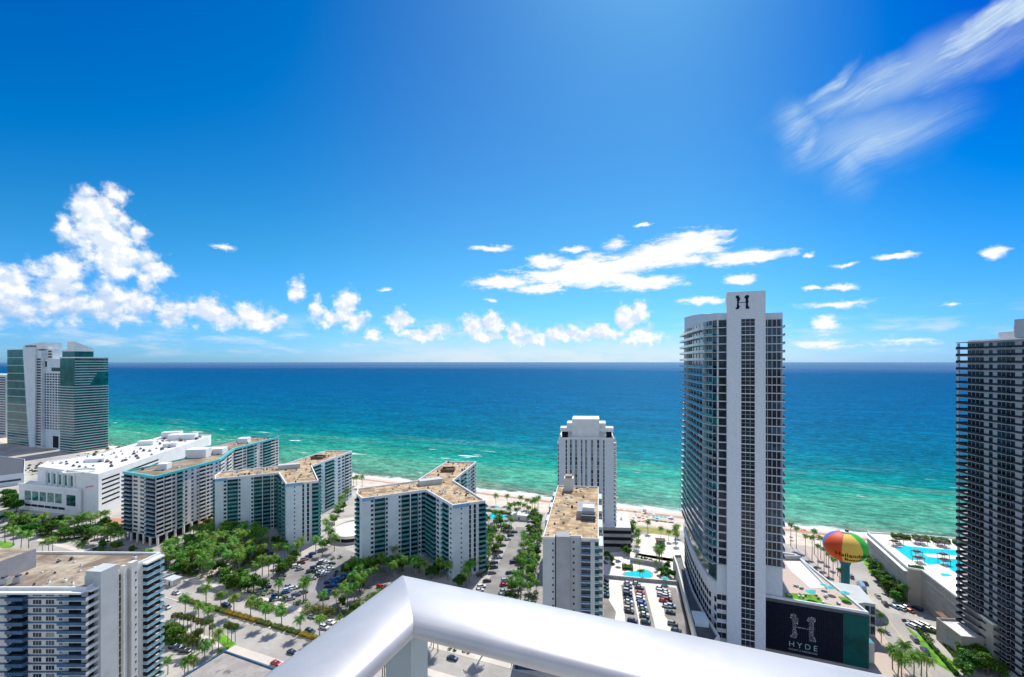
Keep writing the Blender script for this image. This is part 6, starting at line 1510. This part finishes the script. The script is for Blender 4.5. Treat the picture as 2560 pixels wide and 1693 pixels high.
plants('palm', [(1206, 1640)], 'large', 'throwing its shadow on the avenue under the handrail', 'palms under the handrail', 1.35)
plants('shrub', [(1125, 1624), (1136, 1627), (1160, 1630), (1172, 1633), (1236, 1641), (1250, 1645)], 'small', 'along the kerb under the handrail', 'shrubs under the handrail', .8)
plants('palm', [(962, 1690), (955, 1700), (970, 1702)], 'green', 'seen between the rail and its corner post', 'palms under the handrail', 1.0)
undergrowth([px([(-20, 1262), (40, 1275), (60, 1300), (60, 1340), (200, 1350), (300, 1345), (300, 1310), (200, 1310), (100, 1300), (50, 1280), (48, 1240), (-20, 1232)])], 200, 2.4, .6, 'leaf', 'hall_undergrowth', 0, 38)
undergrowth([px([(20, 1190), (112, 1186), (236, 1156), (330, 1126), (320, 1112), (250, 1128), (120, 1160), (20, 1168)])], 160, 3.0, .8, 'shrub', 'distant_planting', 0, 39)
undergrowth([[uv(-420, 168.8), uv(-140, 168.8), uv(-140, 173), (uv(-420, 175))]], 200, 1.0, .4, 'leaf', 'verge_planting', 0, 44)
plants('palm', [uv(u_, 171 + (k % 2) * 1.5) for k, u_ in enumerate((-300, -284, -268, -252, -236, -221, -196, -181, -167))], 'kerbside', 'behind the far pavement of the avenue', 'palms behind the far pavement', 1.0, world=True)
hedge(gp(502, 1690), gp(556, 1632), 1.6, 1.4, 'leaf', 'leafy hedge along the left side of the low grey roof', 'hedges in the car court')
hedge(gp(408, 1612), gp(500, 1600), 1.6, 1.3, 'leaf', 'leafy hedge behind the cabbage palm row', 'hedges in the car court')
undergrowth([px([(395, 1560), (430, 1562), (470, 1596), (520, 1610), (500, 1622), (440, 1612), (395, 1600)])], 90, 1.4, .4, 'leaf', 'court_planting', 0, 51)
cars([(437, 1618, 'navy', 'suv'), (450, 1622, 'navy', 'sedan'), (463, 1627, 'black', 'suv')], 'in the shaded court below the cabbage palms', 'cars in the shaded court', AS + .3, 'from the left')
plants('palm', [(530, 1640), (512, 1660), (545, 1626)], 'leaning', 'between the car court and the low grey roof', 'palms by the avenue', .8)
plants('broadleaf_tree', [uv(u_, 174 + (k % 3)) for k, u_ in enumerate((-352, -340, -326, -312, -211, -160, -150))], 'kerbside', 'behind the far pavement of the avenue', 'trees behind the far pavement', .8, world=True)
# ------------------------------------------------------------------ beach life, umbrellas, loungers, people
def umbrella(x, y, m_, label, group, s=1.0, z=0.03, cat='umbrella'):
    r_ = empty('beach_umbrella', (x, y, z), label, cat, group)
    MB().tube([(x, y, z), (x, y, z + 2.3 * s)], [.03, .025], M['rail_white'], 6).build('pole', r_)
    n = 8; vs = [(x, y, z + 2.55 * s)] + [(x + 1.35 * s * math.cos(k * 6.283 / n), y + 1.35 * s * math.sin(k * 6.283 / n), z + 2.0 * s) for k in range(n)] + [(x, y, z + 2.48 * s)] + [(x + 1.3 * s * math.cos(k * 6.283 / n), y + 1.3 * s * math.sin(k * 6.283 / n), z + 1.95 * s) for k in range(n)]
    fs = [(0, 1 + k, 1 + (k + 1) % n) for k in range(n)] + [(n + 1, n + 2 + (k + 1) % n, n + 2 + k) for k in range(n)] + [(1 + k, n + 2 + k, n + 2 + (k + 1) % n, 1 + (k + 1) % n) for k in range(n)]
    MB().add(vs, fs, M[m_]).build('canopy', r_)
def c6(x, y): return (1540 + x / 7.84, 1240 + y / 7.84)
for i, (x, y) in enumerate([(650, 450), (733, 455), (800, 465), (885, 480), (965, 490)]):
    umbrella(*gp(*c6(x, y)), 'umb_teal', f'turquoise beach umbrella, {ORD[i]} from the left in the row of five', 'turquoise beach umbrellas', 1.35)
for i, (x, y) in enumerate([(455, 485), (1050, 505), (1100, 508)]): umbrella(*gp(*c6(x, y)), 'umb_navy', f'navy beach umbrella, {ORD[i]} from the left of the curved tower', 'navy beach umbrellas', 1.1)
umbrella(*gp(2010, 1335), 'umb_red', 'red beach umbrella on the sand left of the water tower', None, 1.3)
umbrella(*gp(2040, 1341), 'umb_teal', 'turquoise beach umbrella beside the water tower', None, 1.2)
umbrella(*gp(2043, 1347), 'umb_red', 'small pink-red umbrella just below the turquoise one', None, 1.0)
umbrella(*gp(1243, 1276), 'umb_teal', 'turquoise umbrella on the terrace of the small pool', None, 1.5)
umbrella(*gp(1546, 1415), 'umb_navy', 'navy umbrella at the left end of the pool terrace', None, 1.3)
umbrella(*gp(1662, 1460), 'umb_teal', 'turquoise umbrella at the car park corner', None, 1.5)
zq = zp + .16
def c10(x, y): return (1960 + x / 6.27, 1290 + y / 6.27)
for i, (x, y, s) in enumerate([(415, 1300, 1.5), (610, 1150, 1.0), (715, 1215, 1.3), (950, 1310, 1.4)]): umbrella(*gp(*c10(x, y), zq), 'umb_teal', f'turquoise parasol on the garden roof, {ORD[i]} from the left', 'parasols on the garden roof', s, zq)
def lounger(px_, py_, z, label, group, ang_, m_='rail_white'):
    x, y = gp(px_, py_, z); r_ = empty('sun_lounger', (x, y, z), label, 'sun lounger', group)
    MB().box(x, y, z + .25, 1.3, .65, .12, M[m_], ang_).build('seat', r_)
    c, s_ = math.cos(ang_), math.sin(ang_); MB().box(x - c * .85, y - s_ * .85, z + .3, .5, .65, .42, M[m_], ang_).build('backrest', r_)
    for sx in (-.5, .5): MB().box(x + c * sx, y + s_ * sx, z, .1, .55, .24, M['frame'], ang_).build('leg', r_)
lr = random.Random(2); LL = [c10(x, y) for x, y in ((70, 1245), (110, 1255), (235, 1260), (245, 1230), (300, 1270), (340, 1245), (510, 1240), (545, 1295), (610, 1355), (640, 1275), (660, 1250), (840, 1370), (870, 1375), (430, 1180), (470, 1185), (180, 1095), (215, 1110), (250, 1125), (290, 1140))]
LL.sort()
for i, (x, y) in enumerate(LL): lounger(x, y, zq, f'sun lounger on the garden roof, {ORD[i]} from the left', 'sun loungers on the garden roof', lr.uniform(0, 1.5), 'lounger' if i % 2 else 'rail_white')
ub = random.Random(77); UB = []
for i in range(34):
    u_ = ub.uniform(-60, 240); v_ = ub.uniform(352, 372)
    if -8 < u_ < 60 and v_ < 366: continue
    UB.append((*uv(u_, v_), ub.choice((('umb_white', 'white'), ('umb_white', 'white'), ('umb_teal', 'turquoise'), ('umb_navy', 'navy'), ('umb_red', 'red')))))
UB.sort(key=lambda q_: q_[0] / q_[1])
for i, (x, y, (m_, n_)) in enumerate(UB): umbrella(x, y, m_, f'small {n_} sunshade on the open sand, {ORD[i]} of the scattered ones from the left', 'scattered sunshades on the sand', .95)
# people on the sand: tiny standing figures, one body each
def person(x, y, z, label, h=1.72, top_='umb_white', ang_=0.0, group='people on the beach'):
    c, s_ = math.cos(ang_), math.sin(ang_)
    def w(dx, dy, dz): return (x + dx * c - dy * s_, y + dx * s_ + dy * c, z + dz * h)
    mb_ = MB(); sk = M['skin']
    for sd in (-1, 1):
        mb_.tube([w(.10 * sd, .02, 0), w(.09 * sd, 0, .25), w(.07 * sd, 0, .5)], [.05, .06, .09], sk, 6)
        mb_.tube([w(.17 * sd, 0, .80), w(.23 * sd, .02, .62), w(.22 * sd, .10, .46)], [.05, .04, .03], sk, 5)
    mb_.tube([w(0, 0, .46), w(0, 0, .60), w(0, 0, .78), w(0, 0, .84)], [.14, .13, .17, .06], M[top_], 8)
    mb_.tube([w(0, 0, .85), w(0, 0, .90), w(0, 0, .96), w(0, 0, 1.0)], [.05, .09, .09, .04], sk, 7)
    o = mb_.build('person', off=(x, y, z)); o.location = (x, y, z); tag(o, label, 'person', group)
bp_ = random.Random(19); tops = ['umb_white', 'umb_navy', 'umb_red', 'umb_teal', 'black']
M['black'] = M['dark']
pp = []
for i in range(46):
    u_ = bp_.uniform(-60, 245); v_ = bp_.choice((bp_.uniform(356, 372), bp_.uniform(376, 386)))
    x, y = uv(u_, v_); pp.append((x / y, x, y, bp_.choice(tops)))
pp.sort()
nm_ = {'umb_white': 'white', 'umb_navy': 'navy', 'umb_red': 'red', 'umb_teal': 'turquoise', 'black': 'black'}
for i, (k, x, y, t_) in enumerate(pp): person(x, y, .0, f'person in {nm_[t_]} standing on the beach, {ORD[i] if i < len(ORD) else "last"} from the left', 1.75, t_, bp_.uniform(0, 6))
person(*gp(1279, 1668), .1, 'person in black walking on the pavement under the handrail', 1.75, 'black', .5, None)
# lifeguard stand-ins and beach chairs
for i, (x, y) in enumerate([(560, 330), (430, 330)]):
    X, Y = gp(*c6(x, y)); r_ = empty('lifeguard_hut', (X, Y, 0), f'small pale beach hut near the waterline, {ORD[i]} from the right', 'beach hut', 'huts near the waterline')
    if i: continue
    MB().box(X, Y, .8, 2.6, 2.2, 2.2, M['rail_white'], -.4).build('cabin', r_); MB().box(X, Y, 3.01, 3.4, 3.0, .25, M['pale'], -.4).build('roof', r_)
    for sx in (-1, 1):
        for sy in (-.8, .8): MB().box(X + sx, Y + sy, 0, .15, .15, .8, M['wood']).build('leg', r_)
for o in [o for o in bpy.data.objects if o.name.startswith('lifeguard_hut') and not o.children]: bpy.data.objects.remove(o)
for o in bpy.data.objects:
    if '_o' in o: del o['_o']
    if o.name.startswith('lifeguard_hut') and 'group' in o: o['label'] = 'small pale lifeguard hut near the waterline'; del o['group']
